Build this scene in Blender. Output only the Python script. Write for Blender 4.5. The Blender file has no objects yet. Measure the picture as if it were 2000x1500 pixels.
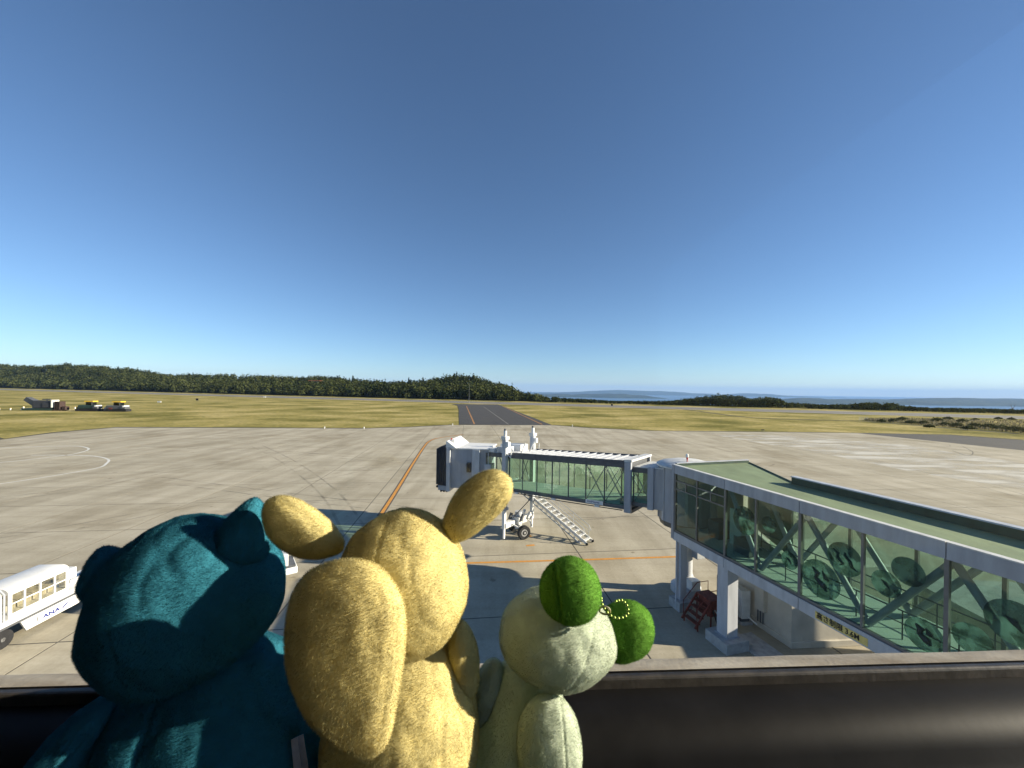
import bpy, bmesh, math, random
import numpy as np
from mathutils import Vector, Matrix, noise

random.seed(11)
RNG = np.random.default_rng(5)
SC = bpy.context.scene
COL = SC.collection
R = math.radians
PI = math.pi

# ------------------------------------------------------------------ camera, sky, sun, exposure
CAMZ = 12.0            # eye height above the apron, upper floor of the terminal
FPX = 751.0            # focal length in pixels of the 2000 px wide photograph
HOR = 760.4            # row of the horizon in the middle of the picture
ROLL = math.radians(0.8)   # the camera was held slightly tilted
cam_d = bpy.data.cameras.new('camera')
cam_d.sensor_width = 36.0
cam_d.lens = 36.0 * FPX / 2000.0
cam_d.shift_y = (HOR - 750.0) / 2000.0
cam_d.clip_start = 0.02
cam_d.clip_end = 120000.0
cam = bpy.data.objects.new('camera', cam_d)
COL.objects.link(cam)
cam.location = (0, 0, CAMZ)
cam.rotation_euler = (R(90), -ROLL, 0)
SC.camera = cam

SUN_EL, SUN_AZ = 19.5, -6.0     # elevation; azimuth measured from +X towards +Y
world = bpy.data.worlds.new('World')
SC.world = world
world.use_nodes = True
wn = world.node_tree
wn.nodes.clear()
sky = wn.nodes.new('ShaderNodeTexSky')
sky.sky_type = 'NISHITA'
sky.sun_disc = False
sky.sun_elevation = R(SUN_EL)
sky.sun_rotation = R(90 - SUN_AZ)
sky.altitude = 1500
sky.air_density = 1.0
sky.dust_density = 0.2
sky.ozone_density = 4.2
bg = wn.nodes.new('ShaderNodeBackground')
bg.inputs['Strength'].default_value = 0.067
wo = wn.nodes.new('ShaderNodeOutputWorld')
wn.links.new(sky.outputs[0], bg.inputs[0])
wn.links.new(bg.outputs[0], wo.inputs[0])

sun_d = bpy.data.lights.new('sun', 'SUN')
sun_d.energy = 5.0
sun_d.angle = R(0.53)
sun_d.color = (1.0, 0.89, 0.70)
sun = bpy.data.objects.new('sun', sun_d)
COL.objects.link(sun)
to_sun = Vector((math.cos(R(SUN_EL)) * math.cos(R(SUN_AZ)), math.cos(R(SUN_EL)) * math.sin(R(SUN_AZ)), math.sin(R(SUN_EL))))
sun.rotation_euler = to_sun.to_track_quat('Z', 'Y').to_euler()
sun.location = (30, -3, 40)

vs = SC.view_settings
vs.view_transform = 'Standard'
vs.look = 'None'
vs.exposure = 1.22
vs.gamma = 1.0
vs.use_curve_mapping = False
SC.cycles.max_bounces = 8
SC.cycles.transparent_max_bounces = 24
SC.cycles.transmission_bounces = 6
SC.cycles.caustics_reflective = False
SC.cycles.caustics_refractive = False

# ------------------------------------------------------------------ materials
def mat(name, col, rough=0.7, metal=0.0, var=0.12, scale=1.0, bump=0.0, bscale=None, tint=None, spec=0.4, objvar=0.0, stretch=None, sheen=0.0):
    m = bpy.data.materials.new(name); m.use_nodes = True
    nt = m.node_tree; n = nt.nodes; L = nt.links
    b = n['Principled BSDF']
    b.inputs['Roughness'].default_value = rough
    b.inputs['Metallic'].default_value = metal
    b.inputs['Specular IOR Level'].default_value = spec
    if sheen: b.inputs['Sheen Weight'].default_value = sheen
    geo = n.new('ShaderNodeNewGeometry')
    vec = geo.outputs['Position']
    if stretch:
        mp = n.new('ShaderNodeMapping'); mp.inputs['Scale'].default_value = stretch[:3]
        if len(stretch) > 3: mp.inputs['Rotation'].default_value = (0, 0, stretch[3])
        L.new(vec, mp.inputs[0]); vec = mp.outputs[0]
    nz = n.new('ShaderNodeTexNoise'); nz.inputs['Scale'].default_value = scale; nz.inputs['Detail'].default_value = 6; nz.inputs['Roughness'].default_value = 0.62
    L.new(vec, nz.inputs['Vector'])
    ramp = n.new('ShaderNodeValToRGB')
    e = ramp.color_ramp.elements
    c2 = tint if tint else tuple(c * (1 - var * 2) for c in col)
    e[0].position = 0.3; e[1].position = 0.7
    e[0].color = (*c2, 1)
    e[1].color = (*[min(1, c * (1 + var * 0.6)) for c in col], 1)
    L.new(nz.outputs['Fac'], ramp.inputs[0])
    out = ramp.outputs[0]
    if objvar:
        oi = n.new('ShaderNodeObjectInfo')
        mr = n.new('ShaderNodeMapRange'); mr.inputs['To Min'].default_value = 1 - objvar; mr.inputs['To Max'].default_value = 1 + objvar
        L.new(oi.outputs['Random'], mr.inputs[0])
        mx = n.new('ShaderNodeVectorMath'); mx.operation = 'SCALE'
        L.new(out, mx.inputs[0]); L.new(mr.outputs[0], mx.inputs['Scale']); out = mx.outputs[0]
    L.new(out, b.inputs['Base Color'])
    if bump:
        nb = n.new('ShaderNodeTexNoise'); nb.inputs['Scale'].default_value = bscale or scale * 6; nb.inputs['Detail'].default_value = 5
        L.new(geo.outputs['Position'], nb.inputs['Vector'])
        bp = n.new('ShaderNodeBump'); bp.inputs['Strength'].default_value = bump; bp.inputs['Distance'].default_value = 0.02
        L.new(nb.outputs['Fac'], bp.inputs['Height']); L.new(bp.outputs[0], b.inputs['Normal'])
    return m

def glass(name, tint, fmin=0.03, rough=0.02, dirt=0.0, dcol=(0.5, 0.5, 0.45), wob=0.0, fmax=0.9):
    m = bpy.data.materials.new(name); m.use_nodes = True
    nt = m.node_tree; n = nt.nodes; L = nt.links; n.clear()
    o = n.new('ShaderNodeOutputMaterial')
    t = n.new('ShaderNodeBsdfTransparent'); t.inputs[0].default_value = (*tint, 1)
    g = n.new('ShaderNodeBsdfGlossy'); g.inputs['Roughness'].default_value = rough; g.inputs[0].default_value = (0.9, 0.95, 0.92, 1)
    lw = n.new('ShaderNodeLayerWeight'); lw.inputs[0].default_value = 0.5      # Schlick, the same from both sides of the sheet
    pw = n.new('ShaderNodeMath'); pw.operation = 'POWER'; pw.inputs[1].default_value = 5; L.new(lw.outputs['Facing'], pw.inputs[0])
    f = n.new('ShaderNodeMapRange'); f.inputs['To Min'].default_value = fmin; f.inputs['To Max'].default_value = fmax; L.new(pw.outputs[0], f.inputs[0])
    mx = n.new('ShaderNodeMixShader')
    L.new(f.outputs[0], mx.inputs[0]); L.new(t.outputs[0], mx.inputs[1]); L.new(g.outputs[0], mx.inputs[2])
    res = mx.outputs[0]
    geo = n.new('ShaderNodeNewGeometry')
    if wob:
        nb = n.new('ShaderNodeTexNoise'); nb.inputs['Scale'].default_value = 1.3; nb.inputs['Detail'].default_value = 3
        L.new(geo.outputs['Position'], nb.inputs['Vector'])
        bp = n.new('ShaderNodeBump'); bp.inputs['Strength'].default_value = wob; bp.inputs['Distance'].default_value = 0.05
        L.new(nb.outputs['Fac'], bp.inputs['Height']); L.new(bp.outputs[0], g.inputs['Normal'])
    if dirt:
        d = n.new('ShaderNodeBsdfDiffuse'); d.inputs[0].default_value = (*dcol, 1)
        nz = n.new('ShaderNodeTexNoise'); nz.inputs['Scale'].default_value = 3.5; nz.inputs['Detail'].default_value = 8
        L.new(geo.outputs['Position'], nz.inputs['Vector'])
        mr = n.new('ShaderNodeMapRange'); mr.inputs['From Min'].default_value = 0.35; mr.inputs['From Max'].default_value = 0.8
        mr.inputs['To Max'].default_value = dirt
        L.new(nz.outputs['Fac'], mr.inputs[0])
        m2 = n.new('ShaderNodeMixShader')
        L.new(mr.outputs[0], m2.inputs[0]); L.new(res, m2.inputs[1]); L.new(d.outputs[0], m2.inputs[2]); res = m2.outputs[0]
    L.new(res, o.inputs[0])
    return m

M = {}
M['white'] = mat('white_paint', (0.74, 0.74, 0.72), 0.45, var=0.06, scale=2.0)
M['white_dirty'] = mat('weathered_white_paint', (0.66, 0.66, 0.63), 0.55, var=0.12, scale=3.0)
M['grey_panel'] = mat('grey_panel_paint', (0.37, 0.39, 0.43), 0.5, var=0.13, scale=2.2, stretch=(1, 1, 0.18))
M['grey_light'] = mat('light_grey_metal', (0.50, 0.52, 0.55), 0.45, var=0.12, scale=3.0, stretch=(1, 1, 0.2))
M['grey_dark'] = mat('dark_grey_metal', (0.10, 0.105, 0.115), 0.55, var=0.15, scale=3.0)
M['frame'] = mat('bronze_grey_window_frame', (0.17, 0.165, 0.16), 0.5, var=0.1, scale=4.0)
M['black'] = mat('black_rubber', (0.02, 0.02, 0.022), 0.8, var=0.2, scale=8.0)
M['bellows'] = mat('charcoal_bellows_fabric', (0.055, 0.06, 0.075), 0.8, var=0.2, scale=5.0)
M['concrete_block'] = mat('pale_grey_concrete', (0.42, 0.42, 0.41), 0.85, var=0.15, scale=4.0, bump=0.3, bscale=30)
M['cream_wall'] = mat('cream_render_wall', (0.55, 0.51, 0.43), 0.8, var=0.10, scale=1.2, bump=0.15, bscale=40)
M['roof_green'] = mat('moss_green_roof_membrane', (0.20, 0.26, 0.145), 0.85, var=0.16, scale=1.1, tint=(0.145, 0.19, 0.105), bump=0.3, bscale=12, stretch=(1.0, 0.35, 1, 0.27))
M['dark_green'] = mat('dark_green_metal', (0.03, 0.065, 0.05), 0.55, var=0.2, scale=3.0)
M['mint_floor'] = mat('pale_mint_floor', (0.56, 0.62, 0.57), 0.6, var=0.06, scale=2.0)
M['interior'] = mat('beige_interior_panel', (0.50, 0.47, 0.40), 0.7, var=0.08, scale=2.0)
M['ceiling_white'] = mat('tunnel_ceiling', (0.55, 0.57, 0.55), 0.7, var=0.06, scale=2.0)
M['red'] = mat('faded_red_paint', (0.20, 0.042, 0.028), 0.7, var=0.3, scale=5.0)
M['red_light'] = mat('red_beacon', (0.45, 0.03, 0.02), 0.3, var=0.05)
M['brown_rust'] = mat('rusty_brown_metal', (0.055, 0.032, 0.026), 0.8, var=0.25, scale=4.0)
M['yellow'] = mat('yellow_paint', (0.78, 0.50, 0.04), 0.5, var=0.08, scale=3.0)
M['black_paint'] = mat('black_paint', (0.015, 0.015, 0.015), 0.5, var=0.1)
M['blue_text'] = mat('navy_lettering', (0.02, 0.035, 0.20), 0.5, var=0.05)
M['hub'] = mat('grey_wheel_rim', (0.33, 0.33, 0.33), 0.6, var=0.15, scale=10)
M['orange_line'] = mat('orange_line_paint', (0.62, 0.27, 0.035), 0.75, var=0.16, scale=3.0, tint=(0.44, 0.22, 0.06))
M['white_line'] = mat('white_line_paint', (0.68, 0.67, 0.62), 0.75, var=0.12, scale=2.5)
M['line_edge'] = mat('black_line_border', (0.085, 0.08, 0.07), 0.8, var=0.2, scale=3.0)
M['glass_green'] = glass('green_tinted_glass', (0.80, 0.90, 0.835), fmin=0.05, wob=0.3)
M['glass_teal'] = glass('teal_tinted_glass', (0.72, 0.82, 0.775), fmin=0.05, wob=0.12)
M['glass_dark'] = glass('smoky_glass', (0.30, 0.33, 0.32))
M['glass_clear'] = glass('clear_window_glass', (0.985, 0.99, 0.985), dirt=0.006, fmin=0.012, fmax=0.45)
M['cart_glass'] = glass('dusty_cart_window', (0.86, 0.85, 0.79), dirt=0.2, dcol=(0.55, 0.5, 0.38))

# ------------------------------------------------------------------ object helpers
ORG = {}
def tag(o, label=None, cat=None, group=None, kind=None):
    if label: o['label'] = label
    if cat: o['category'] = cat
    if group: o['group'] = group
    if kind: o['kind'] = kind
    return o

def root(name, loc, label, cat, group=None):
    o = bpy.data.objects.new(name, None)
    o.empty_display_size = 0.2
    COL.objects.link(o)
    o.location = loc
    ORG[o.name] = Vector(loc)
    return tag(o, label, cat, group)

class B:
    """collects faces in world coordinates, then links them as one mesh object"""
    def __init__(s): s.v = []; s.f = []
    def add(s, vs, fs):
        k = len(s.v); s.v += [tuple(p) for p in vs]; s.f += [tuple(i + k for i in f) for f in fs]; return s
    def hexa(s, p):
        return s.add(p, [(3, 2, 1, 0), (4, 5, 6, 7), (0, 1, 5, 4), (1, 2, 6, 5), (2, 3, 7, 6), (3, 0, 4, 7)])
    def box(s, c, d, rz=0.0):
        cx, cy, cz = c; hx, hy, hz = d[0] / 2, d[1] / 2, d[2] / 2
        ca, sa = math.cos(rz), math.sin(rz)
        P = [(cx + x * ca - y * sa, cy + x * sa + y * ca, cz + z) for z in (-hz, hz) for x, y in ((-hx, -hy), (hx, -hy), (hx, hy), (-hx, hy))]
        return s.hexa(P)
    def fbox(s, F, a0, a1, b0, b1, z0, z1):
        P = [F(a, b, z) for z in (z0, z1) for a, b in ((a0, b0), (a1, b0), (a1, b1), (a0, b1))]
        return s.hexa(P)
    def bar(s, p, q, w, h=None, up=(0, 0, 1)):
        h = h or w
        p, q = Vector(p), Vector(q); d = (q - p).normalized()
        u = Vector(up)
        if abs(d.dot(u)) > 0.97: u = Vector((1, 0, 0))
        x = d.cross(u).normalized(); y = x.cross(d)
        P = [e + x * i * w / 2 + y * j * h / 2 for e in (p, q) for i, j in ((-1, -1), (1, -1), (1, 1), (-1, 1))]
        return s.hexa(P)
    def tube(s, pts, r, n=8, closed=False, caps=True):
        pts = [Vector(p) for p in pts]; N = len(pts)
        rs = r if isinstance(r, (list, tuple)) else [r] * N
        vs = []; fs = []
        prev = None
        for i, p in enumerate(pts):
            if closed: d = (pts[(i + 1) % N] - pts[i - 1]).normalized()
            else: d = (pts[min(i + 1, N - 1)] - pts[max(i - 1, 0)]).normalized()
            if prev is None:
                u = Vector((0, 0, 1)) if abs(d.z) < 0.9 else Vector((1, 0, 0))
                x = d.cross(u).normalized()
            else:
                x = (prev - d * prev.dot(d)).normalized()
            prev = x; y = d.cross(x)
            for k in range(n):
                a = 2 * PI * k / n
                vs.append(p + (x * math.cos(a) + y * math.sin(a)) * rs[i])
        M_ = N if closed else N - 1
        for i in range(M_):
            j = (i + 1) % N
            for k in range(n):
                fs.append((i * n + k, i * n + (k + 1) % n, j * n + (k + 1) % n, j * n + k))
        if caps and not closed:
            fs.append(tuple(range(n - 1, -1, -1))); fs.append(tuple((N - 1) * n + k for k in range(n)))
        return s.add(vs, fs)
    def cyl(s, p, q, r, n=16, r2=None):
        return s.tube([p, q], [r, r if r2 is None else r2], n)
    def prism(s, poly, z0, z1):
        n = len(poly)
        vs = [(x, y, z0) for x, y in poly] + [(x, y, z1) for x, y in poly]
        fs = [tuple(range(n - 1, -1, -1)), tuple(range(n, 2 * n))] + [(i, (i + 1) % n, n + (i + 1) % n, n + i) for i in range(n)]
        return s.add(vs, fs)
    def lathe(s, c, axis, prof, n=20):
        c = Vector(c); d = Vector(axis).normalized()
        u = Vector((0, 0, 1)) if abs(d.z) < 0.9 else Vector((1, 0, 0))
        x = d.cross(u).normalized(); y = d.cross(x)
        vs = []; fs = []
        for h, r in prof:
            for k in range(n):
                a = 2 * PI * k / n
                vs.append(c + d * h + (x * math.cos(a) + y * math.sin(a)) * r)
        for i in range(len(prof) - 1):
            for k in range(n):
                fs.append((i * n + k, i * n + (k + 1) % n, (i + 1) * n + (k + 1) % n, (i + 1) * n + k))
        fs.append(tuple(range(n - 1, -1, -1))); fs.append(tuple((len(prof) - 1) * n + k for k in range(n)))
        return s.add(vs, fs)
    def build(s, name, m, parent=None, smooth=False, bevel=0.0):
        o0 = Vector((0, 0, 0))
        if parent is not None: o0 = ORG[parent.name]
        me = bpy.data.meshes.new(name)
        me.from_pydata([(x - o0.x, y - o0.y, z - o0.z) for x, y, z in s.v], [], s.f)
        me.update()
        bm = bmesh.new(); bm.from_mesh(me); bmesh.ops.recalc_face_normals(bm, faces=bm.faces)
        bm.to_mesh(me); bm.free()
        if m is not None: me.materials.append(M[m] if isinstance(m, str) else m)
        if smooth:
            me.polygons.foreach_set('use_smooth', [True] * len(me.polygons))
            me.set_sharp_from_angle(angle=R(40))
        o = bpy.data.objects.new(name, me)
        COL.objects.link(o)
        if parent is not None:
            o.parent = parent
        ORG[o.name] = o0
        if bevel:
            md = o.modifiers.new('bevel', 'BEVEL'); md.width = bevel; md.segments = 2; md.limit_method = 'ANGLE'
        return o

def text_mesh(name, body, size, parent, origin, xdir, zdir, m, depth=0.004, stretch=1.0, bold=0.0):
    """flat lettering laid on a face: xdir along the line, zdir up the letters"""
    cu = bpy.data.curves.new(name, 'FONT'); cu.body = body; cu.size = size; cu.extrude = depth / 2; cu.resolution_u = 3; cu.offset = bold
    tmp = bpy.data.objects.new('tmp_text', cu); COL.objects.link(tmp)
    dg = bpy.context.evaluated_depsgraph_get(); dg.update()
    me = bpy.data.meshes.new_from_object(tmp.evaluated_get(dg))
    bpy.data.objects.remove(tmp); bpy.data.curves.remove(cu)
    x = Vector(xdir).normalized(); z = Vector(zdir).normalized(); n = x.cross(z).normalized()
    o0 = ORG[parent.name]
    for v in me.vertices:
        p = Vector(origin) + x * v.co.x * stretch + z * v.co.y + n * v.co.z - o0
        v.co = p
    me.name = name
    me.materials.clear(); me.materials.append(M[m])
    o = bpy.data.objects.new(name, me); COL.objects.link(o); o.parent = parent
    ORG[o.name] = o0
    return o

def unroll(px, py):
    """photograph pixel turned back to a level camera"""
    u, v = px - 1000.0, py - HOR; c, s_ = math.cos(ROLL), math.sin(ROLL)
    return u * c + v * s_, v * c - u * s_
def G(px, py, z=0.0):
    """ground (or height z) point that the photograph shows at a pixel"""
    u, v = unroll(px, py); d = (CAMZ - z) * FPX / v
    return (u / FPX * d, d, z)
def G2(px, py): return G(px, py)[:2]
def AT(px, py, d):
    u, v = unroll(px, py); return (u / FPX * d, d, CAMZ - v / FPX * d)

def clip_cell(poly, cell):
    """part of a polygon inside a convex counter-clockwise cell"""
    out = list(poly)
    n = len(cell)
    for i in range(n):
        a, b = cell[i], cell[(i + 1) % n]
        inp = out; out = []
        if not inp: return []
        def side(p): return (b[0] - a[0]) * (p[1] - a[1]) - (b[1] - a[1]) * (p[0] - a[0])
        for j in range(len(inp)):
            p, q = inp[j - 1], inp[j]
            sp, sq = side(p), side(q)
            if (sp < 0) != (sq < 0):
                t = sp / (sp - sq); out.append((p[0] + (q[0] - p[0]) * t, p[1] + (q[1] - p[1]) * t))
            if sq >= 0: out.append(q)
    return out
def area(p): return 0.5 * sum(p[i - 1][0] * p[i][1] - p[i][0] * p[i - 1][1] for i in range(len(p)))
def ribbon(pts, w):
    """flat strip of width w along ground points"""
    P = [Vector((p[0], p[1])) for p in pts]; Lf = []; Rt = []
    for i, p in enumerate(P):
        d = (P[min(i + 1, len(P) - 1)] - P[max(i - 1, 0)]).normalized(); nrm = Vector((-d.y, d.x))
        Lf.append(p + nrm * w / 2); Rt.append(p - nrm * w / 2)
    return Lf, Rt
def strip(name, pts, w, z, m, parent=None):
    Lf, Rt = ribbon(pts, w); b = B(); n = len(Lf)
    b.add([(p.x, p.y, z) for p in Lf] + [(p.x, p.y, z) for p in Rt], [(i, i + 1, n + i + 1, n + i) for i in range(n - 1)])
    return b.build(name, m, parent)
def smooth_path(pts, k=8):
    out = []
    P = [Vector((p[0], p[1], p[2] if len(p) > 2 else 0.0)) for p in pts]
    for i in range(len(P) - 1):
        p0, p1, p2, p3 = P[max(i - 1, 0)], P[i], P[i + 1], P[min(i + 2, len(P) - 1)]
        for j in range(k):
            t = j / k
            out.append(0.5 * ((2 * p1) + (p2 - p0) * t + (2 * p0 - 5 * p1 + 4 * p2 - p3) * t * t + (3 * p1 - p0 - 3 * p2 + p3) * t ** 3))
    out.append(P[-1]); return out
def structure(o): o['kind'] = 'structure'; return o

# ------------------------------------------------------------------ setting: land, sea, far ridges, haze
RUN_S = -0.369
def beyond(X, Y): return (Y - (328 + RUN_S * X)) / 1.066     # metres beyond the runway centre line
TOP_PX = [-600, -200, 0, 37, 175, 195, 225, 262, 300, 325, 390, 500, 590, 650, 710, 770, 820, 860, 881, 926, 950, 995, 1025, 1055, 1100, 1200, 1310, 1340, 1370, 1400, 1440, 1470, 1490, 1520, 1535, 1600, 1650, 1690, 1750, 1760, 1800, 1900, 2000, 2600]
TOP_Y = [722, 716, 713, 715, 715, 715, 721, 725, 731, 735, 734, 737, 743, 741, 744, 749, 748, 744, 741, 743, 752, 755, 767, 772, 777, 783, 783, 779, 775, 771, 773, 778, 776, 778, 786, 790, 790, 787, 788, 792, 796, 798, 800, 806]
_u = [unroll(a_, b_) for a_, b_ in zip(TOP_PX, TOP_Y)]
TOP_PX = [1000 + a_ for a_, b_ in _u]; TOP_Y = [HOR + b_ for a_, b_ in _u]
def top_row(px): return np.interp(px, TOP_PX, TOP_Y)
def sstep(x, a, b):
    t = np.clip((x - a) / (b - a), 0, 1); return t * t * (3 - 2 * t)
def land_z(X, Y):
    X = np.asarray(X, float); Y = np.asarray(Y, float)
    q = beyond(X, Y)
    Ys = np.maximum(Y, 60)
    px = 1000 + FPX * X / Ys
    Yr = (328 + 1.066 * 200) / (1 - RUN_S * np.clip(X / Ys, -1.9, 2.5))
    hill = 12 + (HOR - top_row(px)) * Yr / FPX - 8.0
    left = sstep(-px, -1060, -960)
    hill = hill - 2.0 + 3.5 * np.sin(X * 0.021 + 0.5 * np.sin(Y * 0.017)) * np.sin(Y * 0.031 + X * 0.008)
    up = np.maximum(hill, 0) * left * (sstep(q, 58, 215) * (1 - 0.8 * sstep(q, 240, 600)))
    fall = -np.clip((q - 105) * 0.11, 0, 240) * (1 - left * (1 - sstep(q, 420, 1400)))
    z = np.where((q > 55) & (Y > 120), up + fall, 0.0)
    return z - 0.06
xs = np.concatenate([np.linspace(-9000, -1700, 14), np.linspace(-1650, 950, 131), np.linspace(1050, 9000, 18)])
ys = np.concatenate([np.linspace(-600, 250, 12), np.linspace(270, 1500, 104), np.linspace(1600, 6000, 20)])
XX, YY = np.meshgrid(xs, ys)
ZZ = land_z(XX, YY)
nx, ny = len(xs), len(ys)
b = B()
b.v = [tuple(p) for p in np.stack([XX.ravel(), YY.ravel(), ZZ.ravel()], 1)]
b.f = [(j * nx + i, j * nx + i + 1, (j + 1) * nx + i + 1, (j + 1) * nx + i) for j in range(ny - 1) for i in range(nx - 1)]

mg = bpy.data.materials.new('mown_dry_grass'); mg.use_nodes = True
n = mg.node_tree.nodes; L = mg.node_tree.links; bs = n['Principled BSDF']
bs.inputs['Roughness'].default_value = 0.95; bs.inputs['Specular IOR Level'].default_value = 0.05
geo = n.new('ShaderNodeNewGeometry')
mp = n.new('ShaderNodeMapping'); mp.inputs['Rotation'].default_value = (0, 0, 0.2); mp.inputs['Scale'].default_value = (0.8, 1.0, 1.0)
L.new(geo.outputs['Position'], mp.inputs[0])
n1 = n.new('ShaderNodeTexNoise'); n1.inputs['Scale'].default_value = 0.045; n1.inputs['Detail'].default_value = 7; n1.inputs['Roughness'].default_value = 0.6
L.new(mp.outputs[0], n1.inputs['Vector'])
n2 = n.new('ShaderNodeTexNoise'); n2.inputs['Scale'].default_value = 0.9; n2.inputs['Detail'].default_value = 5
L.new(mp.outputs[0], n2.inputs['Vector'])
r1 = n.new('ShaderNodeValToRGB'); e = r1.color_ramp.elements
e[0].position = 0.36; e[0].color = (0.165, 0.155, 0.040, 1)
e[1].position = 0.64; e[1].color = (0.50, 0.41, 0.185, 1)
k = e.new(0.5); k.color = (0.34, 0.29, 0.10, 1)
L.new(n1.outputs[0], r1.inputs[0])
r2 = n.new('ShaderNodeValToRGB'); e = r2.color_ramp.elements
e[0].position = 0.3; e[0].color = (0.62, 0.66, 0.6, 1); e[1].position = 0.7; e[1].color = (1.15, 1.1, 1.05, 1)
L.new(n2.outputs[0], r2.inputs[0])
mm = n.new('ShaderNodeMix'); mm.data_type = 'RGBA'; mm.blend_type = 'MULTIPLY'; mm.inputs[0].default_value = 1
L.new(r1.outputs[0], mm.inputs[6]); L.new(r2.outputs[0], mm.inputs[7]); L.new(mm.outputs[2], bs.inputs['Base Color'])
n3 = n.new('ShaderNodeTexNoise'); n3.inputs['Scale'].default_value = 1.7; n3.inputs['Detail'].default_value = 4
L.new(geo.outputs['Position'], n3.inputs['Vector'])
bp = n.new('ShaderNodeBump'); bp.inputs['Strength'].default_value = 0.9; bp.inputs['Distance'].default_value = 0.25
L.new(n3.outputs[0], bp.inputs['Height']); L.new(bp.outputs[0], bs.inputs['Normal'])
M['grass'] = mg
structure(b.build('grass_ground', 'grass', smooth=True))

# sea, 218 m below the plateau
M['sea'] = mat('sea_water', (0.06, 0.12, 0.19), 0.35, var=0.1, scale=0.001, spec=0.5)
b = B(); b.add([(-38000, 2500, -218), (38000, 2500, -218), (38000, 38000, -218), (-38000, 38000, -218)], [(0, 1, 2, 3)])
structure(b.build('sea', 'sea'))

# far ridges across the bay: solid landforms with depth
M['ridge'] = mat('wooded_ridge', (0.055, 0.075, 0.05), 0.95, var=0.25, scale=0.004, spec=0.05)
def ridge(name, prof, d, depth, seed):
    prof = [(1000 + u_, HOR + v_) for u_, v_ in (unroll(*p_) for p_ in prof)]
    px0, px1 = prof[0][0], prof[-1][0]
    N = 150; b = B(); rows = 7
    pxs = np.linspace(px0, px1, N)
    yy = np.interp(pxs, [p[0] for p in prof], [p[1] for p in prof])
    vs_ = []
    for r_ in range(rows):
        f = r_ / (rows - 1)
        for i in range(N):
            x = (pxs[i] - 1000) / FPX * d
            h = CAMZ - (yy[i] - HOR) / FPX * d
            h = -225 + max(h + 225, 1) * math.sin(f * PI) ** 0.8
            h += noise.fractal(Vector((x / 900.0, f * 3 + seed, seed)), 1.0, 2.0, 5) * 34 * math.sin(f * PI)
            vs_.append((x, d + (f - 0.5) * depth + noise.noise(Vector((x / 1500, f, seed))) * 300, h))
    b.add(vs_, [(r_ * N + i, r_ * N + i + 1, (r_ + 1) * N + i + 1, (r_ + 1) * N + i) for r_ in range(rows - 1) for i in range(N - 1)])
    return structure(b.build(name, 'ridge', smooth=True))
ridge('far_mountains', [(850, 768), (1000, 767), (1100, 766), (1208, 761), (1325, 766), (1415, 771), (1460, 767), (1550, 774), (1707, 779), (1900, 781), (2300, 783)], 24000, 3500, 1.0)
ridge('far_island_hills', [(900, 775), (1050, 769), (1130, 771), (1190, 769), (1260, 772), (1302, 779), (1340, 783)], 13000, 2000, 4.0)
ridge('far_headland_hills', [(1480, 783), (1560, 778), (1640, 779), (1707, 780), (1800, 779), (1865, 777), (1930, 777), (2000, 778), (2300, 776), (2700, 774)], 9500, 1800, 8.0)

# the air: one closed box of thin haze round everything
hz = bpy.data.materials.new('thin_sea_haze'); hz.use_nodes = True
n = hz.node_tree.nodes; n.clear()
vo = n.new('ShaderNodeOutputMaterial'); pv = n.new('ShaderNodeVolumePrincipled')
pv.inputs['Color'].default_value = (0.32, 0.56, 1.0, 1); pv.inputs['Density'].default_value = 0.00003; pv.inputs['Anisotropy'].default_value = 0.0
hz.node_tree.links.new(pv.outputs[0], vo.inputs['Volume'])
b = B(); b.box((0, 0, 130), (90000, 90000, 760)); hzo = b.build('haze', hz)
hzo['kind'] = 'stuff'; hzo['label'] = 'thin blue haze lying over the bay and ridges'; hzo['category'] = 'haze'

# runway, taxiway, apron
M['runway'] = mat('weathered_runway_asphalt', (0.20, 0.185, 0.16), 0.9, var=0.12, scale=0.06, stretch=(0.3, 1, 1, 0.35))
M['asphalt'] = mat('dark_taxiway_asphalt', (0.055, 0.052, 0.050), 0.9, var=0.16, scale=0.25, bump=0.2, bscale=8)
def run_pt(x, q): return (x, 328 + RUN_S * x + 1.066 * q, 0)
b = B()
P = [run_pt(-1500, -22), run_pt(900, -22), run_pt(900, 22), run_pt(-1500, 22)]
b.add([(x, y, 0.0) for x, y, _ in P], [(0, 1, 2, 3)])
rw = structure(b.build('runway', 'runway'))
for s_ in (-19, 19):
    strip('edge_line', [run_pt(-1500, s_)[:2], run_pt(900, s_)[:2]], 1.0, 0.012, 'white_line', rw)
M['worn_line'] = mat('worn_white_line', (0.34, 0.32, 0.28), 0.85, var=0.2, scale=0.8)
M['worn_orange'] = mat('worn_orange_line', (0.42, 0.20, 0.06), 0.85, var=0.2, scale=0.8)
tw = [G2(897, 829.5), G2(1079, 830.5), G2(1040, 815), G2(1010, 804), G2(985, 794), G2(972, 790), G2(880, 789), G2(893, 792), G2(896, 800), G2(896, 812)]
b = B(); b.add([(x, y, 0.004) for x, y in tw], [tuple(range(len(tw)))])
txw = structure(b.build('taxiway', 'asphalt'))
for (p, q) in (((911, 793), (926.5, 828)), ((944, 794), (993.5, 829)), ((981, 793), (1059, 829))):
    c = p[0] == 944
    strip('marking_line', [G2(*p), G2(*q)], 0.22 if c else 0.5, 0.012, 'worn_line' if c else 'worn_orange', txw)

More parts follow.
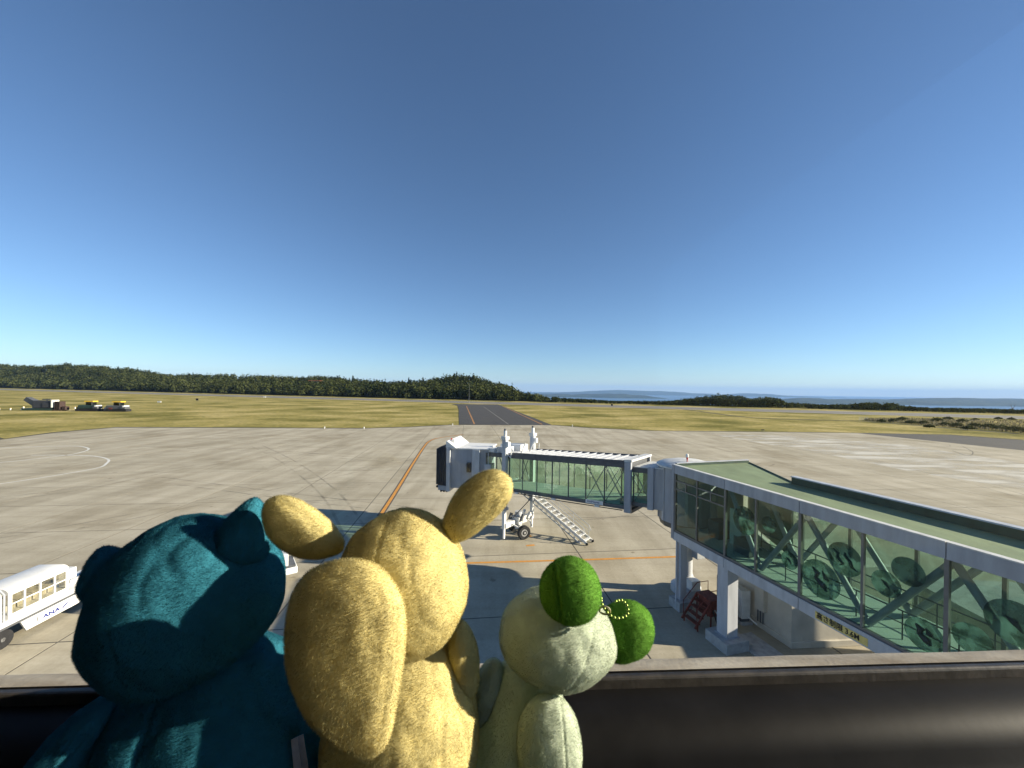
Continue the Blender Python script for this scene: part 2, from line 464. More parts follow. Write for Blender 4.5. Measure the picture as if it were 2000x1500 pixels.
AP = [G2(-900, 925), (-122, 88), G2(0, 859), G2(110, 845), G2(225, 835), G2(500, 836), G2(710, 837), G2(800, 834.5), G2(884, 830), G2(1079, 830.5), G2(1150, 836), G2(1280, 842), G2(1505, 844), G2(1676, 846), G2(2000, 880), (150, 62), (160, -4), (-150, -4)]
AP[0] = (-150, 70)
AP = AP[::-1]
if area(AP) < 0: AP = AP[::-1]
M['joint'] = mat('dark_joint_sealant', (0.09, 0.085, 0.075), 0.9, var=0.2, scale=1.0)
b = B(); b.add([(x, y, -0.010) for x, y in AP], [tuple(range(len(AP)))])
apron = structure(b.build('apron', 'joint'))
mc = bpy.data.materials.new('beige_apron_concrete'); mc.use_nodes = True
n = mc.node_tree.nodes; L = mc.node_tree.links; bs = n['Principled BSDF']
bs.inputs['Roughness'].default_value = 0.9; bs.inputs['Specular IOR Level'].default_value = 0.15
geo = n.new('ShaderNodeNewGeometry')
def nz(scale, st, rot, det=6, ro=0.6):
    mp = n.new('ShaderNodeMapping'); mp.inputs['Scale'].default_value = st; mp.inputs['Rotation'].default_value = (0, 0, rot)
    L.new(geo.outputs['Position'], mp.inputs[0])
    t = n.new('ShaderNodeTexNoise'); t.inputs['Scale'].default_value = scale; t.inputs['Detail'].default_value = det; t.inputs['Roughness'].default_value = ro
    L.new(mp.outputs[0], t.inputs['Vector']); return t.outputs[0]
def ramp(src, p0, c0, p1, c1):
    r_ = n.new('ShaderNodeValToRGB'); e = r_.color_ramp.elements
    e[0].position = p0; e[0].color = (*c0, 1); e[1].position = p1; e[1].color = (*c1, 1)
    L.new(src, r_.inputs[0]); return r_.outputs[0]
def mul(a_, b_):
    m_ = n.new('ShaderNodeMix'); m_.data_type = 'RGBA'; m_.blend_type = 'MULTIPLY'; m_.inputs[0].default_value = 1
    L.new(a_, m_.inputs[6]); L.new(b_, m_.inputs[7]); return m_.outputs[2]
c1 = ramp(nz(0.22, (1, 1, 1), 0), 0.32, (0.40, 0.36, 0.275), 0.68, (0.50, 0.455, 0.36))
c2 = ramp(nz(0.35, (1.0, 0.10, 1), -1.15, 5, 0.65), 0.35, (0.80, 0.79, 0.77), 0.62, (1.03, 1.03, 1.03))      # tyre scuffs and brush streaks
c3 = ramp(nz(0.6, (0.12, 1.0, 1), 0.25, 5, 0.7), 0.3, (0.84, 0.83, 0.81), 0.55, (1.0, 1.0, 1.0))
c4 = ramp(nz(6.0, (1, 1, 1), 0, 4), 0.35, (0.93, 0.93, 0.92), 0.65, (1.04, 1.04, 1.04))
oi = n.new('ShaderNodeObjectInfo')
c5 = ramp(oi.outputs['Random'], 0.0, (0.93, 0.93, 0.92), 1.0, (1.03, 1.03, 1.03))
c6 = ramp(nz(0.085, (1, 1, 1), 0.4, 3, 0.5), 0.33, (0.80, 0.78, 0.74), 0.46, (1.0, 1.0, 1.0))       # large weathered areas
c7 = ramp(nz(1.3, (1, 1, 1), 0.9, 2, 0.4), 0.22, (0.62, 0.60, 0.57), 0.30, (1.0, 1.0, 1.0))           # oil spots
L.new(mul(mul(mul(mul(mul(mul(c1, c2), c3), c4), c5), c6), c7), bs.inputs['Base Color'])
M['apron'] = mc
ga = math.atan2(0.12, 1.0)
gx, gy = Vector((math.cos(ga), math.sin(ga))), Vector((-math.sin(ga), math.cos(ga)))
org = Vector((-3.9, 27.4)); SW, SD, GAP = 9.0, 7.5, 0.08
inner, outer = [], []
for i in range(-22, 24):
    for j in range(-5, 22):
        o_ = org + gx * (i * SW) + gy * (j * SD)
        c = [o_ + gx * (GAP / 2) + gy * (GAP / 2), o_ + gx * (SW - GAP / 2) + gy * (GAP / 2), o_ + gx * (SW - GAP / 2) + gy * (SD - GAP / 2), o_ + gx * (GAP / 2) + gy * (SD - GAP / 2)]
        p = clip_cell(AP, [(q.x, q.y) for q in c])
        if len(p) < 3 or abs(area(p)) < 0.5: continue
        ctr = o_ + gx * SW / 2 + gy * SD / 2
        vis = ctr.y > 13 and abs(ctr.x) < 1.36 * ctr.y + 6
        (inner if vis else outer).append((ctr.y, p))
inner.sort(key=lambda t: t[0])
for d_, p in inner[:300]:
    B().prism(p, -0.009, random.uniform(-0.002, 0.002)).build('concrete_slab', 'apron', apron)
b = B()
for d_, p in inner[300:] + outer: b.prism(p, -0.009, 0.0)
o = b.build('concrete_slab_field', 'apron', apron); o['kind'] = 'stuff'
# asphalt shoulder wedge on the far right, thin dark verge round the concrete
wd = [G2(1676, 846), G2(1860, 850), G2(2000, 860), (170, 80), (158, 60), (150, 62), G2(2000, 880)]
b = B(); b.add([(x, y, 0.004) for x, y in wd], [tuple(range(len(wd)))]); structure(b.build('asphalt_shoulder', 'asphalt'))
M['verge'] = mat('dark_verge_soil', (0.07, 0.065, 0.035), 0.95, var=0.25, scale=0.5)
vp = [(-150, 70.8), (-122, 88.8), G2(0, 858), G2(110, 844.3), G2(225, 834.4), G2(500, 835.4), G2(710, 836.4), G2(800, 834), G2(884, 829.5)]
structure(strip('apron_verge', vp, 2.2, -0.012, 'verge'))
structure(strip('apron_verge', [G2(1079, 830.1), G2(1150, 835.4), G2(1280, 841.4), G2(1505, 843.4), G2(1676, 845.6), G2(1860, 849.3), G2(2000, 859)], 1.8, -0.012, 'verge'))
structure(strip('service_track', smooth_path([G2(1240, 792.5), G2(1330, 799), G2(1440, 813), G2(1520, 818), G2(1600, 820), G2(1700, 823.5), G2(1850, 836), G2(2000, 848), G2(2300, 872)], 6), 2.6, -0.01, 'verge'))

# worn pale streaks on the concrete
ps = bpy.data.materials.new('pale_worn_concrete'); ps.use_nodes = True
n = ps.node_tree.nodes; L = ps.node_tree.links
bs = n['Principled BSDF']; bs.inputs['Base Color'].default_value = (0.60, 0.575, 0.50, 1); bs.inputs['Roughness'].default_value = 0.9
geo = n.new('ShaderNodeNewGeometry')
mp = n.new('ShaderNodeMapping'); mp.inputs['Scale'].default_value = (0.16, 0.55, 1); mp.inputs['Rotation'].default_value = (0, 0, 0.45); L.new(geo.outputs['Position'], mp.inputs[0])
t = n.new('ShaderNodeTexNoise'); t.inputs['Scale'].default_value = 0.55; t.inputs['Detail'].default_value = 7; L.new(mp.outputs[0], t.inputs['Vector'])
mr = n.new('ShaderNodeMapRange'); mr.inputs['From Min'].default_value = 0.40; mr.inputs['From Max'].default_value = 0.60; mr.inputs['To Max'].default_value = 0.85; L.new(t.outputs[0], mr.inputs[0])
tr = n.new('ShaderNodeBsdfTransparent'); mx = n.new('ShaderNodeMixShader')
L.new(mr.outputs[0], mx.inputs[0]); L.new(tr.outputs[0], mx.inputs[1]); L.new(bs.outputs[0], mx.inputs[2]); L.new(mx.outputs[0], n['Material Output'].inputs[0])
pp = [G2(1390, 848), G2(1560, 852), G2(1760, 868), G2(2000, 905), G2(2200, 935), G2(2200, 985), G2(2000, 955), G2(1800, 925), G2(1580, 880), G2(1440, 858)]
b = B(); b.add([(x, y, 0.006) for x, y in pp], [tuple(range(len(pp)))]); structure(b.build('worn_concrete_patch', ps))

# tyre marks
tm = bpy.data.materials.new('rubber_tyre_trace'); tm.use_nodes = True
n = tm.node_tree.nodes; L = tm.node_tree.links; bs = n['Principled BSDF']; bs.inputs['Base Color'].default_value = (0.07, 0.065, 0.06, 1); bs.inputs['Roughness'].default_value = 0.9
geo = n.new('ShaderNodeNewGeometry'); t = n.new('ShaderNodeTexNoise'); t.inputs['Scale'].default_value = 0.35; t.inputs['Detail'].default_value = 6; L.new(geo.outputs['Position'], t.inputs['Vector'])
mr = n.new('ShaderNodeMapRange'); mr.inputs['From Min'].default_value = 0.38; mr.inputs['From Max'].default_value = 0.72; mr.inputs['To Max'].default_value = 0.26; L.new(t.outputs[0], mr.inputs[0])
tr = n.new('ShaderNodeBsdfTransparent'); mx = n.new('ShaderNodeMixShader')
L.new(mr.outputs[0], mx.inputs[0]); L.new(tr.outputs[0], mx.inputs[1]); L.new(bs.outputs[0], mx.inputs[2]); L.new(mx.outputs[0], n['Material Output'].inputs[0])
M['tyre_trace'] = tm
tr_paths = [[(-200, 990), (120, 960), (420, 905), (760, 870), (950, 850)], [(-100, 1075), (250, 1010), (520, 955), (760, 905), (930, 862)], [(60, 860), (500, 880), (900, 905), (1250, 880), (1700, 862)], [(300, 935), (700, 985), (1000, 1010), (1300, 985), (1500, 905)],
            [(500, 870), (560, 900), (640, 960), (700, 1050)], [(1500, 870), (1650, 890), (1850, 930), (2050, 985)]]
for k_, pts in enumerate(tr_paths):
    c_ = smooth_path([G2(*p) for p in pts], 8)
    for off_ in (-0.9, 0.9):
        Lf, Rt = ribbon(c_, abs(off_) * 2); q_ = Lf if off_ < 0 else Rt
        structure(strip('tyre_trace', [(v_.x, v_.y) for v_ in q_], 0.26, 0.0042 + 0.0002 * k_, 'tyre_trace'))
# painted lines
pl = smooth_path([G2(742, 1008), G2(775, 957), G2(807, 905), G2(828, 873), G2(837, 863), G2(850, 857), G2(872, 853), G2(905, 848.5)], 8)
structure(strip('taxi_line_border', pl, 0.62, 0.006, 'line_edge'))
structure(strip('taxi_line', pl, 0.34, 0.010, 'orange_line'))
sl = [G2(700, 1108), G2(905, 1100), G2(1150, 1093), G2(1320, 1087.5), G2(1470, 1083)]
structure(strip('stand_line', sl, 0.24, 0.008, 'orange_line'))
structure(strip('stop_mark', [G2(1028, 1066), G2(1044, 1064.5)], 0.25, 0.008, 'orange_line'))
structure(strip('stop_mark', [G2(1030, 1044), G2(1038, 1048)], 0.25, 0.008, 'orange_line'))
for pts in ([(-60, 876), (20, 874), (100, 871.5), (150, 871.5), (168, 874), (173, 877.5), (163, 882), (130, 889), (25, 901), (-60, 908)],
            [(60, 889), (120, 889), (170, 890), (198, 893), (212, 898), (208, 905), (190, 914), (100, 930), (0, 945), (-60, 953)]):
    structure(strip('white_turning_line', smooth_path([G2(*p) for p in pts], 6), 0.30, 0.007, 'white_line'))
for pts in ([(1880, 872), (1900, 883), (1890, 890), (1860, 880)], [(1855, 870), (1840, 872), (1700, 868)]):
    structure(strip('worn_curved_line', smooth_path([G2(*p) for p in pts], 6), 0.12, 0.009, 'line_edge'))

# ------------------------------------------------------------------ woods
def leaf_mat(name, c0, c1):
    m = bpy.data.materials.new(name); m.use_nodes = True
    n = m.node_tree.nodes; L = m.node_tree.links; n.clear()
    o = n.new('ShaderNodeOutputMaterial'); d = n.new('ShaderNodeBsdfDiffuse'); t = n.new('ShaderNodeBsdfTranslucent'); mx = n.new('ShaderNodeMixShader')
    at = n.new('ShaderNodeAttribute'); at.attribute_name = 'tint'
    r_ = n.new('ShaderNodeValToRGB'); e = r_.color_ramp.elements
    e[0].color = (*c0, 1); e[1].color = (*c1, 1)
    L.new(at.outputs['Fac'], r_.inputs[0]); L.new(r_.outputs[0], d.inputs[0]); L.new(r_.outputs[0], t.inputs[0])
    mx.inputs[0].default_value = 0.22
    L.new(d.outputs[0], mx.inputs[1]); L.new(t.outputs[0], mx.inputs[2]); L.new(mx.outputs[0], o.inputs[0])
    return m
M['leaf'] = leaf_mat('broadleaf_foliage', (0.020, 0.030, 0.012), (0.095, 0.105, 0.036))
M['leaf_pale'] = leaf_mat('dry_shrub_foliage', (0.045, 0.055, 0.025), (0.15, 0.15, 0.07))
M['pampas'] = leaf_mat('pale_pampas_plumes', (0.12, 0.11, 0.06), (0.38, 0.33, 0.23))
def cards(name, ctr, rad, per, size, tint, m, parent=None, conic=None, loc=(0, 0, 0)):
    """crowns made of many leaf-clump faces: ctr (N,3), rad (N,3)"""
    N = len(ctr); T = N * per
    idx = np.repeat(np.arange(N), per)
    d = RNG.normal(size=(T, 3)); d /= np.linalg.norm(d, axis=1)[:, None]
    d[:, 2] = np.where(d[:, 2] < -0.35, -d[:, 2], d[:, 2])
    rr = RNG.uniform(0.55, 1.08, T)[:, None]
    if conic is not None:
        cf = conic[idx]
        taper = np.where(cf, np.clip(1.0 - 0.5 * (d[:, 2] + 1) * 0.95, 0.06, 1), 1.0)
        d2 = d.copy(); d2[:, 0] *= taper; d2[:, 1] *= taper
    else: d2 = d
    lump = 1 + 0.22 * np.sin(d[:, :1] * 4 + idx[:, None] * 1.7) * np.cos(d[:, 1:2] * 5 + idx[:, None])
    p = ctr[idx] + d2 * rr * rad[idx] * lump
    nrm = d + RNG.normal(scale=0.45, size=(T, 3)); nrm /= np.linalg.norm(nrm, axis=1)[:, None]
    a = np.cross(nrm, RNG.normal(size=(T, 3))); a /= np.linalg.norm(a, axis=1)[:, None]
    c = np.cross(nrm, a)
    s = (size[idx] * RNG.uniform(0.6, 1.3, T))[:, None]
    V = np.stack([p - a * s - c * s * 0.6, p + a * s * 0.9 - c * s * 0.5, p + a * s * 0.7 + c * s * 0.8, p - a * s * 0.6 + c * s * 0.7], 1).reshape(-1, 3) - np.array(loc)
    me = bpy.data.meshes.new(name)
    me.vertices.add(T * 4); me.vertices.foreach_set('co', V.ravel().astype(np.float32))
    me.loops.add(T * 4); me.loops.foreach_set('vertex_index', np.arange(T * 4, dtype=np.int32))
    me.polygons.add(T); me.polygons.foreach_set('loop_start', np.arange(0, T * 4, 4, dtype=np.int32))
    me.update(calc_edges=True)
    at = me.attributes.new('tint', 'FLOAT', 'FACE')
    at.data.foreach_set('value', np.clip(tint[idx] + RNG.normal(scale=0.13, size=T), 0, 1).astype(np.float32))
    me.materials.append(M[m])
    o = bpy.data.objects.new(name, me); COL.objects.link(o)
    if parent is not None: o.parent = parent
    return o
# dark floor of the wood, a sheet over the hillside
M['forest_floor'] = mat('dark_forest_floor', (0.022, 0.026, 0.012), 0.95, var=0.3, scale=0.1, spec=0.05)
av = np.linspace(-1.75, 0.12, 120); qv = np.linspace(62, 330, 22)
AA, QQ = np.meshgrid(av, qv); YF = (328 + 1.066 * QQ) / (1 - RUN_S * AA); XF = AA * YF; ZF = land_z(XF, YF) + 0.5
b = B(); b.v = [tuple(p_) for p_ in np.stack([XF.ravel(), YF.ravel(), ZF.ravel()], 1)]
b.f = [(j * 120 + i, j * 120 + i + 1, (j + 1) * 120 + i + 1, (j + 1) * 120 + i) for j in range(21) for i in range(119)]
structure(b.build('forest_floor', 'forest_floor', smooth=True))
# wood on the hill beyond the runway, and low wood on the plateau edge
cx, cr, ct, cc, cs = [], [], [], [], []
rnd = random.Random(3)
for k in range(5200):
    q = rnd.uniform(56, 235); a = rnd.uniform(-1.55, 0.10)
    Y = (328 + 1.066 * q) / (1 - RUN_S * a); X = a * Y
    px = 1000 + FPX * a
    if px > 1050 and q > 120: continue
    if q < 68 and px < 330 and rnd.random() < 0.85: continue
    if rnd.random() > (Y / 800.0) ** 1.0 * 0.9 + 0.15: continue
    z = float(land_z(X, Y))
    h = rnd.uniform(6.5, 17.0) * (0.55 if q < 66 else 1.0)
    if px > 990: h *= max(0.25, 1 - (px - 990) / 110)
    con = (660 < px < 900 and rnd.random() < 0.22) or rnd.random() < 0.02
    if con: h *= 1.12
    r_ = h * (0.26 if con else rnd.uniform(0.40, 0.56))
    cx.append((X, Y, z + h * 0.42)); cr.append((r_, r_, h * 0.56)); cc.append(con)
    ct.append(min(1, max(0, rnd.gauss(0.16 if con else 0.42 + 0.22 * math.sin(X * 0.03) * math.sin(Y * 0.05), 0.26)))); cs.append(0.5 + h * 0.06)
o = cards('forest', np.array(cx), np.array(cr), 60, np.array(cs) * 0.80, np.array(ct), 'leaf', conic=np.array(cc))
tag(o, 'dark mixed wood covering the long hill beyond the runway', 'forest', kind='stuff')
cx, cr, ct, cs = [], [], [], []
for k in range(2600):
    px = rnd.uniform(1080, 2350); a = (px - 1000) / FPX; q = rnd.uniform(58, 112)
    Y = (328 + 1.066 * q) / (1 - RUN_S * a); X = a * Y
    topz = CAMZ - (top_row(px) - HOR) / FPX * Y
    h = max(1.4, topz + 0.2) * rnd.uniform(0.65, 1.05)
    if h < 1.3 and rnd.random() < 0.4: continue
    z = float(land_z(X, Y)); r_ = max(0.9, h * rnd.uniform(0.4, 0.55))
    cx.append((X, Y, z + h * 0.34)); cr.append((r_, r_, h * 0.66)); ct.append(rnd.gauss(0.35, 0.18)); cs.append(0.28 + h * 0.06)
o = cards('treeline', np.array(cx), np.array(cr), 40, np.array(cs), np.array(ct), 'leaf')
tag(o, 'low dark wooded knoll and scrub along the plateau edge before the bay', 'treeline', kind='stuff')

# scrub on the far right: single bushes and pale pampas grass between
bush_px = [(1722, 825, 1.5), (1745, 825, 1.7), (1762, 822, 2.0), (1780, 829, 1.9), (1803, 829, 1.7), (1830, 824, 2.1), (1845, 832, 1.7), (1852, 821, 1.9), (1868, 835, 2.0), (1880, 826, 1.9),
           (1905, 836, 2.2), (1930, 838, 2.3), (1955, 841, 2.2), (1980, 843, 2.1), (1905, 822, 1.4), (1950, 820, 1.5), (1975, 821, 1.5), (1995, 845, 2.0), (1815, 836, 1.4), (1890, 840, 1.6), (2020, 848, 2.2), (2050, 852, 2.2)]
for (px, py, h) in bush_px:
    x, y, _ = G(px, py)
    t = root('scrub_bush', (x, y, -0.05), 'low grey-green bush in the pampas scrub at the apron corner', 'bush', 'scrub bushes beside the service track')
    c = np.array([(x, y, h * 0.45), (x - h * 0.55, y + 0.3, h * 0.34), (x + h * 0.6, y - 0.2, h * 0.36)])
    cards('crown', c, np.array([(h * 0.65, h * 0.6, h * 0.55), (h * 0.5, h * 0.5, h * 0.4), (h * 0.5, h * 0.5, h * 0.42)]), 110, np.array([0.22, 0.19, 0.19]), np.clip(RNG.normal(0.18, 0.15, 3), 0, 1), 'leaf_pale', t, loc=(x, y, -0.05))
    b = B()
    for s_ in range(3):
        b.tube([(x, y, -0.05), (x + rnd.uniform(-.3, .3), y + rnd.uniform(-.3, .3), h * 0.4), (x + rnd.uniform(-.7, .7), y + rnd.uniform(-.5, .5), h * 0.8)], [0.05, 0.035, 0.012], 5)
    b.build('trunk', 'brown_rust', t)
V, F, tn = [], [], []
for k in range(3600):
    px = rnd.uniform(1690, 2080); f = rnd.random()
    lo = np.interp(px, [1690, 2000, 2080], [821.5, 846, 853]); hi = np.interp(px, [1690, 1760, 2000, 2080], [819.5, 818, 822, 824])
    x, y, _ = G(px, hi + (lo - hi) * f)
    h = rnd.uniform(0.4, 1.15); w = rnd.uniform(0.05, 0.12); dx, dy = rnd.gauss(0, 0.25), rnd.gauss(0, 0.25)
    i = len(V); an = rnd.uniform(0, PI); ux, uy = math.cos(an) * w, math.sin(an) * w
    V += [(x - ux, y - uy, -0.05), (x + ux, y + uy, -0.05), (x + dx + ux * 1.6, y + dy + uy * 1.6, h * 0.75), (x + dx * 1.6, y + dy * 1.6, h), (x + dx - ux * 1.6, y + dy - uy * 1.6, h * 0.75)]
    F.append((i, i + 1, i + 2, i + 3, i + 4)); tn.append(min(1, max(0, rnd.gauss(0.45, 0.25))))
me = bpy.data.meshes.new('pampas_grass'); me.from_pydata(V, [], F); me.materials.append(M['pampas'])
me.attributes.new('tint', 'FLOAT', 'FACE').data.foreach_set('value', tn)
o = bpy.data.objects.new('pampas_grass', me); COL.objects.link(o)
tag(o, 'pale dry pampas grass growing between the bushes at the apron corner', 'pampas grass', kind='stuff')

# ------------------------------------------------------------------ fixed boarding corridor (right)
P0 = Vector((14.391, 3.0)); wv = Vector((-0.2723, 0.9622)); rv = Vector((0.9622, 0.2723))
def K(l, s, z):
    p = P0 + wv * l + rv * s; return (p.x, p.y, z)
def LD(d): return (d - 3.0) / 0.9622
def dglass(px, py): return 15.24 / (unroll(px, py)[0] / FPX + 0.283)      # depth at which a sight line meets the near glass
_pd = [dglass(x_, 1030 + 0.5217 * (x_ - 1310)) for x_ in (1318, 1360, 1415, 1475, 1561, 1683, 1847)]
POST = [LD(d) for d in _pd + [_pd[-1] - 1.85 * k for k in (1, 2, 3, 4)]]
Z_BOT, Z_SILL, Z_HEAD, Z_TOP = 3.75, 4.32, 7.44, 7.90
fx = root('boarding_corridor', K(9, 1.2, 0), 'glazed grey boarding corridor on columns with a moss green flat roof', 'boarding corridor')
roof_poly = [K(-0.3, 0.1, 0)[:2], K(19.38, 0.1, 0)[:2], K(19.38, 5.3, 0)[:2], K(14.6, 2.8, 0)[:2], K(-0.3, 2.8, 0)[:2]]
rf = B().prism(roof_poly, 7.48, 7.82).build('roof', 'roof_green', fx)
B().fbox(K, -0.3, 14.6, 2.66, 2.88, 7.82, 8.12).build('parapet', 'dark_green', rf)
B().fbox(K, -0.3, 14.62, 2.62, 2.92, 8.122, 8.17).build('parapet_cap', 'grey_light', rf)
b = B(); b.bar(K(19.3, 0.15, 7.89), K(19.3, 5.25, 7.89), 0.10, 0.14); b.build('end_upstand', 'dark_green', rf)
b = B(); b.bar(K(19.3, 0.15, 7.98), K(19.3, 5.25, 7.98), 0.16, 0.035); b.build('end_upstand_cap', 'grey_light', rf)
b = B(); b.bar(K(19.2, 5.22, 7.845), K(14.6, 2.82, 7.845), 0.06, 0.05); b.build('side_upstand', 'dark_green', rf)
# overhead hatch lid seen behind the parapet
B().fbox(K, 12.2, 14.3, 2.95, 3.3, 7.84, 8.06).build('roof_box', 'grey_light', rf)
# floor, ceiling
flr = B().prism([K(-0.3, 0.12, 0)[:2], K(19.3, 0.12, 0)[:2], K(19.3, 5.2, 0)[:2], K(14.6, 2.72, 0)[:2], K(-0.3, 2.72, 0)[:2]], 4.02, 4.30).build('floor', 'mint_floor', fx)
B().prism([K(-0.3, 0.14, 0)[:2], K(19.2, 0.14, 0)[:2], K(19.2, 5.1, 0)[:2], K(14.55, 2.7, 0)[:2], K(-0.3, 2.7, 0)[:2]], 7.38, 7.475).build('ceiling', 'ceiling_white', fx)
# near facade: fascia, bottom beam, posts, panes
mods = [POST[0] + 0.12, POST[2], POST[4], POST[6], POST[8], POST[10]]
for i in range(len(mods) - 1):
    B().fbox(K, mods[i + 1] + 0.012, mods[i] - 0.012, -0.06, 0.10, Z_HEAD, Z_TOP).build('fascia_panel', 'grey_panel', fx)
    B().fbox(K, mods[i + 1] + 0.012, mods[i] - 0.012, -0.075, 0.13, Z_TOP + 0.001, Z_TOP + 0.03).build('fascia_cap', 'white_dirty', fx)
    B().fbox(K, mods[i + 1] + 0.012, mods[i] - 0.012, -0.05, 0.12, Z_BOT, 4.20).build('floor_beam', 'grey_light', fx)
    B().fbox(K, mods[i + 1], mods[i], -0.02, 0.10, 4.201, 4.25).build('beam_groove', 'grey_dark', fx)
    B().fbox(K, mods[i + 1], mods[i], -0.04, 0.10, 4.251, Z_SILL).build('window_sill', 'frame', fx)
for i, l in enumerate(POST):
    w = 0.10 if i % 2 == 0 else 0.07
    B().fbox(K, l - w / 2, l + w / 2, -0.03, 0.09, Z_SILL, Z_HEAD).build('window_post', 'frame', fx)
    B().fbox(K, l - 0.05, l + 0.05, 2.62, 2.72, 4.30, 7.38).build('rear_post', 'frame', fx) if i > 2 else None
for i in range(len(POST) - 1):
    l1, l0 = POST[i] - 0.05, POST[i + 1] + 0.05
    B().fbox(K, l0, l1, 0.02, 0.032, Z_SILL, Z_HEAD).build('window_pane', 'glass_teal', fx)
    if i >= 2: B().fbox(K, l0, l1, 2.66, 2.672, 4.30, 7.38).build('rear_window_pane', 'glass_teal', fx)
for i in range(2):
    l1, l0 = POST[i] - 0.05, POST[i + 1] + 0.035
    for z in (7.05, 6.6): B().fbox(K, l0, l1, -0.02, 0.08, z - 0.03, z + 0.03).build('transom', 'frame', fx)
    B().fbox(K, (l0 + l1) / 2 - 0.03, (l0 + l1) / 2 + 0.03, -0.015, 0.07, 6.63, 7.02).build('short_mullion', 'frame', fx)
B().fbox(K, POST[0] + 0.04, POST[0] + 0.22, -0.08, 0.14, 3.80, Z_TOP).build('corner_post', 'grey_panel', fx)
# end wall behind the rotunda and rear wall of the wide bay
b = B(); b.bar(K(19.25, 2.9, 5.84), K(19.25, 5.15, 5.84), 0.08, 2.9); b.build('end_wall', 'interior', fx)
b = B(); b.bar(K(19.1, 5.1, 5.84), K(14.6, 2.75, 5.84), 0.08, 2.9); b.build('bay_wall', 'interior', fx)
# trusses of round tube inside both glass walls
tops, bots = POST[2::2], POST[3::2]
def truss(s, zt, zb):
    for i in range(len(bots)):
        for tp in (tops[i], tops[i + 1] if i + 1 < len(tops) else None):
            if tp is None: continue
            B().cyl(K(tp, s, zt), K(bots[i], s, zb), 0.105, 14).build('truss_tube', 'grey_panel', fx, smooth=True)
truss(0.32, 7.33, 4.38); truss(2.42, 7.33, 4.38)
for s in (0.55, 2.2):
    hr = B().tube([K(POST[10], s, 5.2), K(POST[2], s, 5.2)], 0.025, 6).build('handrail', 'grey_dark', fx)
    B().tube([K(POST[10], s, 4.8), K(POST[2], s, 4.8)], 0.018, 6).build('handrail_lower_bar', 'grey_dark', hr)
    for l in np.linspace(POST[10], POST[2], 13):
        B().cyl(K(l, s, 4.30), K(l, s, 5.2), 0.02, 6).build('rail_post', 'grey_dark', hr)
# equipment seen through the end bay glass
B().fbox(K, 17.3, 18.0, 1.2, 2.0, 4.31, 5.2).build('console', 'grey_dark', fx)
B().fbox(K, 16.2, 16.9, 1.5, 1.9, 4.31, 6.1).build('display_stand', 'mint_floor', fx)
B().fbox(K, 15.2, 16.0, 0.9, 1.5, 4.31, 5.0).build('bench', 'grey_dark', fx)
# yellow height plate with its lettering
hl0, hl1 = LD(dglass(1594, 1212)), LD(dglass(1697, 1265))
B().fbox(K, hl1, hl0, -0.062, -0.0505, 3.80, 4.06).build('height_plate', mat('faded_yellow_plate', (0.80, 0.62, 0.20), 0.6, var=0.12, scale=6), fx)
text_mesh('height_lettering', '高さ制限 3.6M', 0.25, fx, K(hl0 - 0.05, -0.066, 3.855), K(0, 0, 0) and (-wv.x, -wv.y, 0), (0, 0, 1), 'black_paint', stretch=0.88, bold=0.006)
# hung round film discs on the glass
dm = bpy.data.materials.new('translucent_teal_film'); dm.use_nodes = True
n = dm.node_tree.nodes; L = dm.node_tree.links; n.clear()
o_ = n.new('ShaderNodeOutputMaterial'); df = n.new('ShaderNodeBsdfDiffuse'); tl = n.new('ShaderNodeBsdfTranslucent'); tp = n.new('ShaderNodeBsdfTransparent')
geo = n.new('ShaderNodeNewGeometry'); tx = n.new('ShaderNodeTexNoise'); tx.inputs['Scale'].default_value = 2.6; tx.inputs['Detail'].default_value = 4; L.new(geo.outputs['Position'], tx.inputs['Vector'])
rr = n.new('ShaderNodeValToRGB'); e = rr.color_ramp.elements; e[0].position = 0.40; e[0].color = (0.05, 0.085, 0.07, 1); e[1].position = 0.62; e[1].color = (0.30, 0.40, 0.39, 1)
L.new(tx.outputs[0], rr.inputs[0]); L.new(rr.outputs[0], df.inputs[0]); L.new(rr.outputs[0], tl.inputs[0])
tp.inputs[0].default_value = (0.72, 0.82, 0.8, 1)
m1 = n.new('ShaderNodeMixShader'); m2 = n.new('ShaderNodeMixShader'); m1.inputs[0].default_value = 0.5; m2.inputs[0].default_value = 0.46
L.new(df.outputs[0], m1.inputs[1]); L.new(tl.outputs[0], m1.inputs[2]); L.new(m1.outputs[0], m2.inputs[1]); L.new(tp.outputs[0], m2.inputs[2]); L.new(m2.outputs[0], o_.inputs[0])
M['film'] = dm
M['film_motif'] = mat('dark_motif_print', (0.035, 0.05, 0.045), 0.7, var=0.2, scale=6)
discs = [(1451, 1017, 16.75, 0.62), (1498, 1025, 15.6, 0.33), (1538, 1095, 14.8, 0.34), (1598, 1132, 13.68, 0.68), (1645, 1093, 12.95, 0.56), (1726, 1141, 11.8, 0.40), (1769, 1117, 11.3, 0.42), (1800, 1241, 10.95, 0.46), (1894, 1250, 10.05, 0.40), (1978, 1219, 9.3, 0.55)]
dl = ['large round teal film disc nearest the boarding corridor end', 'small round teal film disc high on the corridor glass beside the largest end disc', 'small round teal film disc low on the corridor glass between two truss tubes',
      'biggest round teal film disc with dark blotches above the height plate', 'round teal film disc with two dark curls on the corridor glass', 'round green film disc right of the disc with curls',
      'pale round film disc just above the long diagonal truss tube', 'round film disc at the corridor sill above the end of the height plate', 'round film disc at the corridor sill next to the right picture edge post', 'large round film disc cut by the right picture edge']
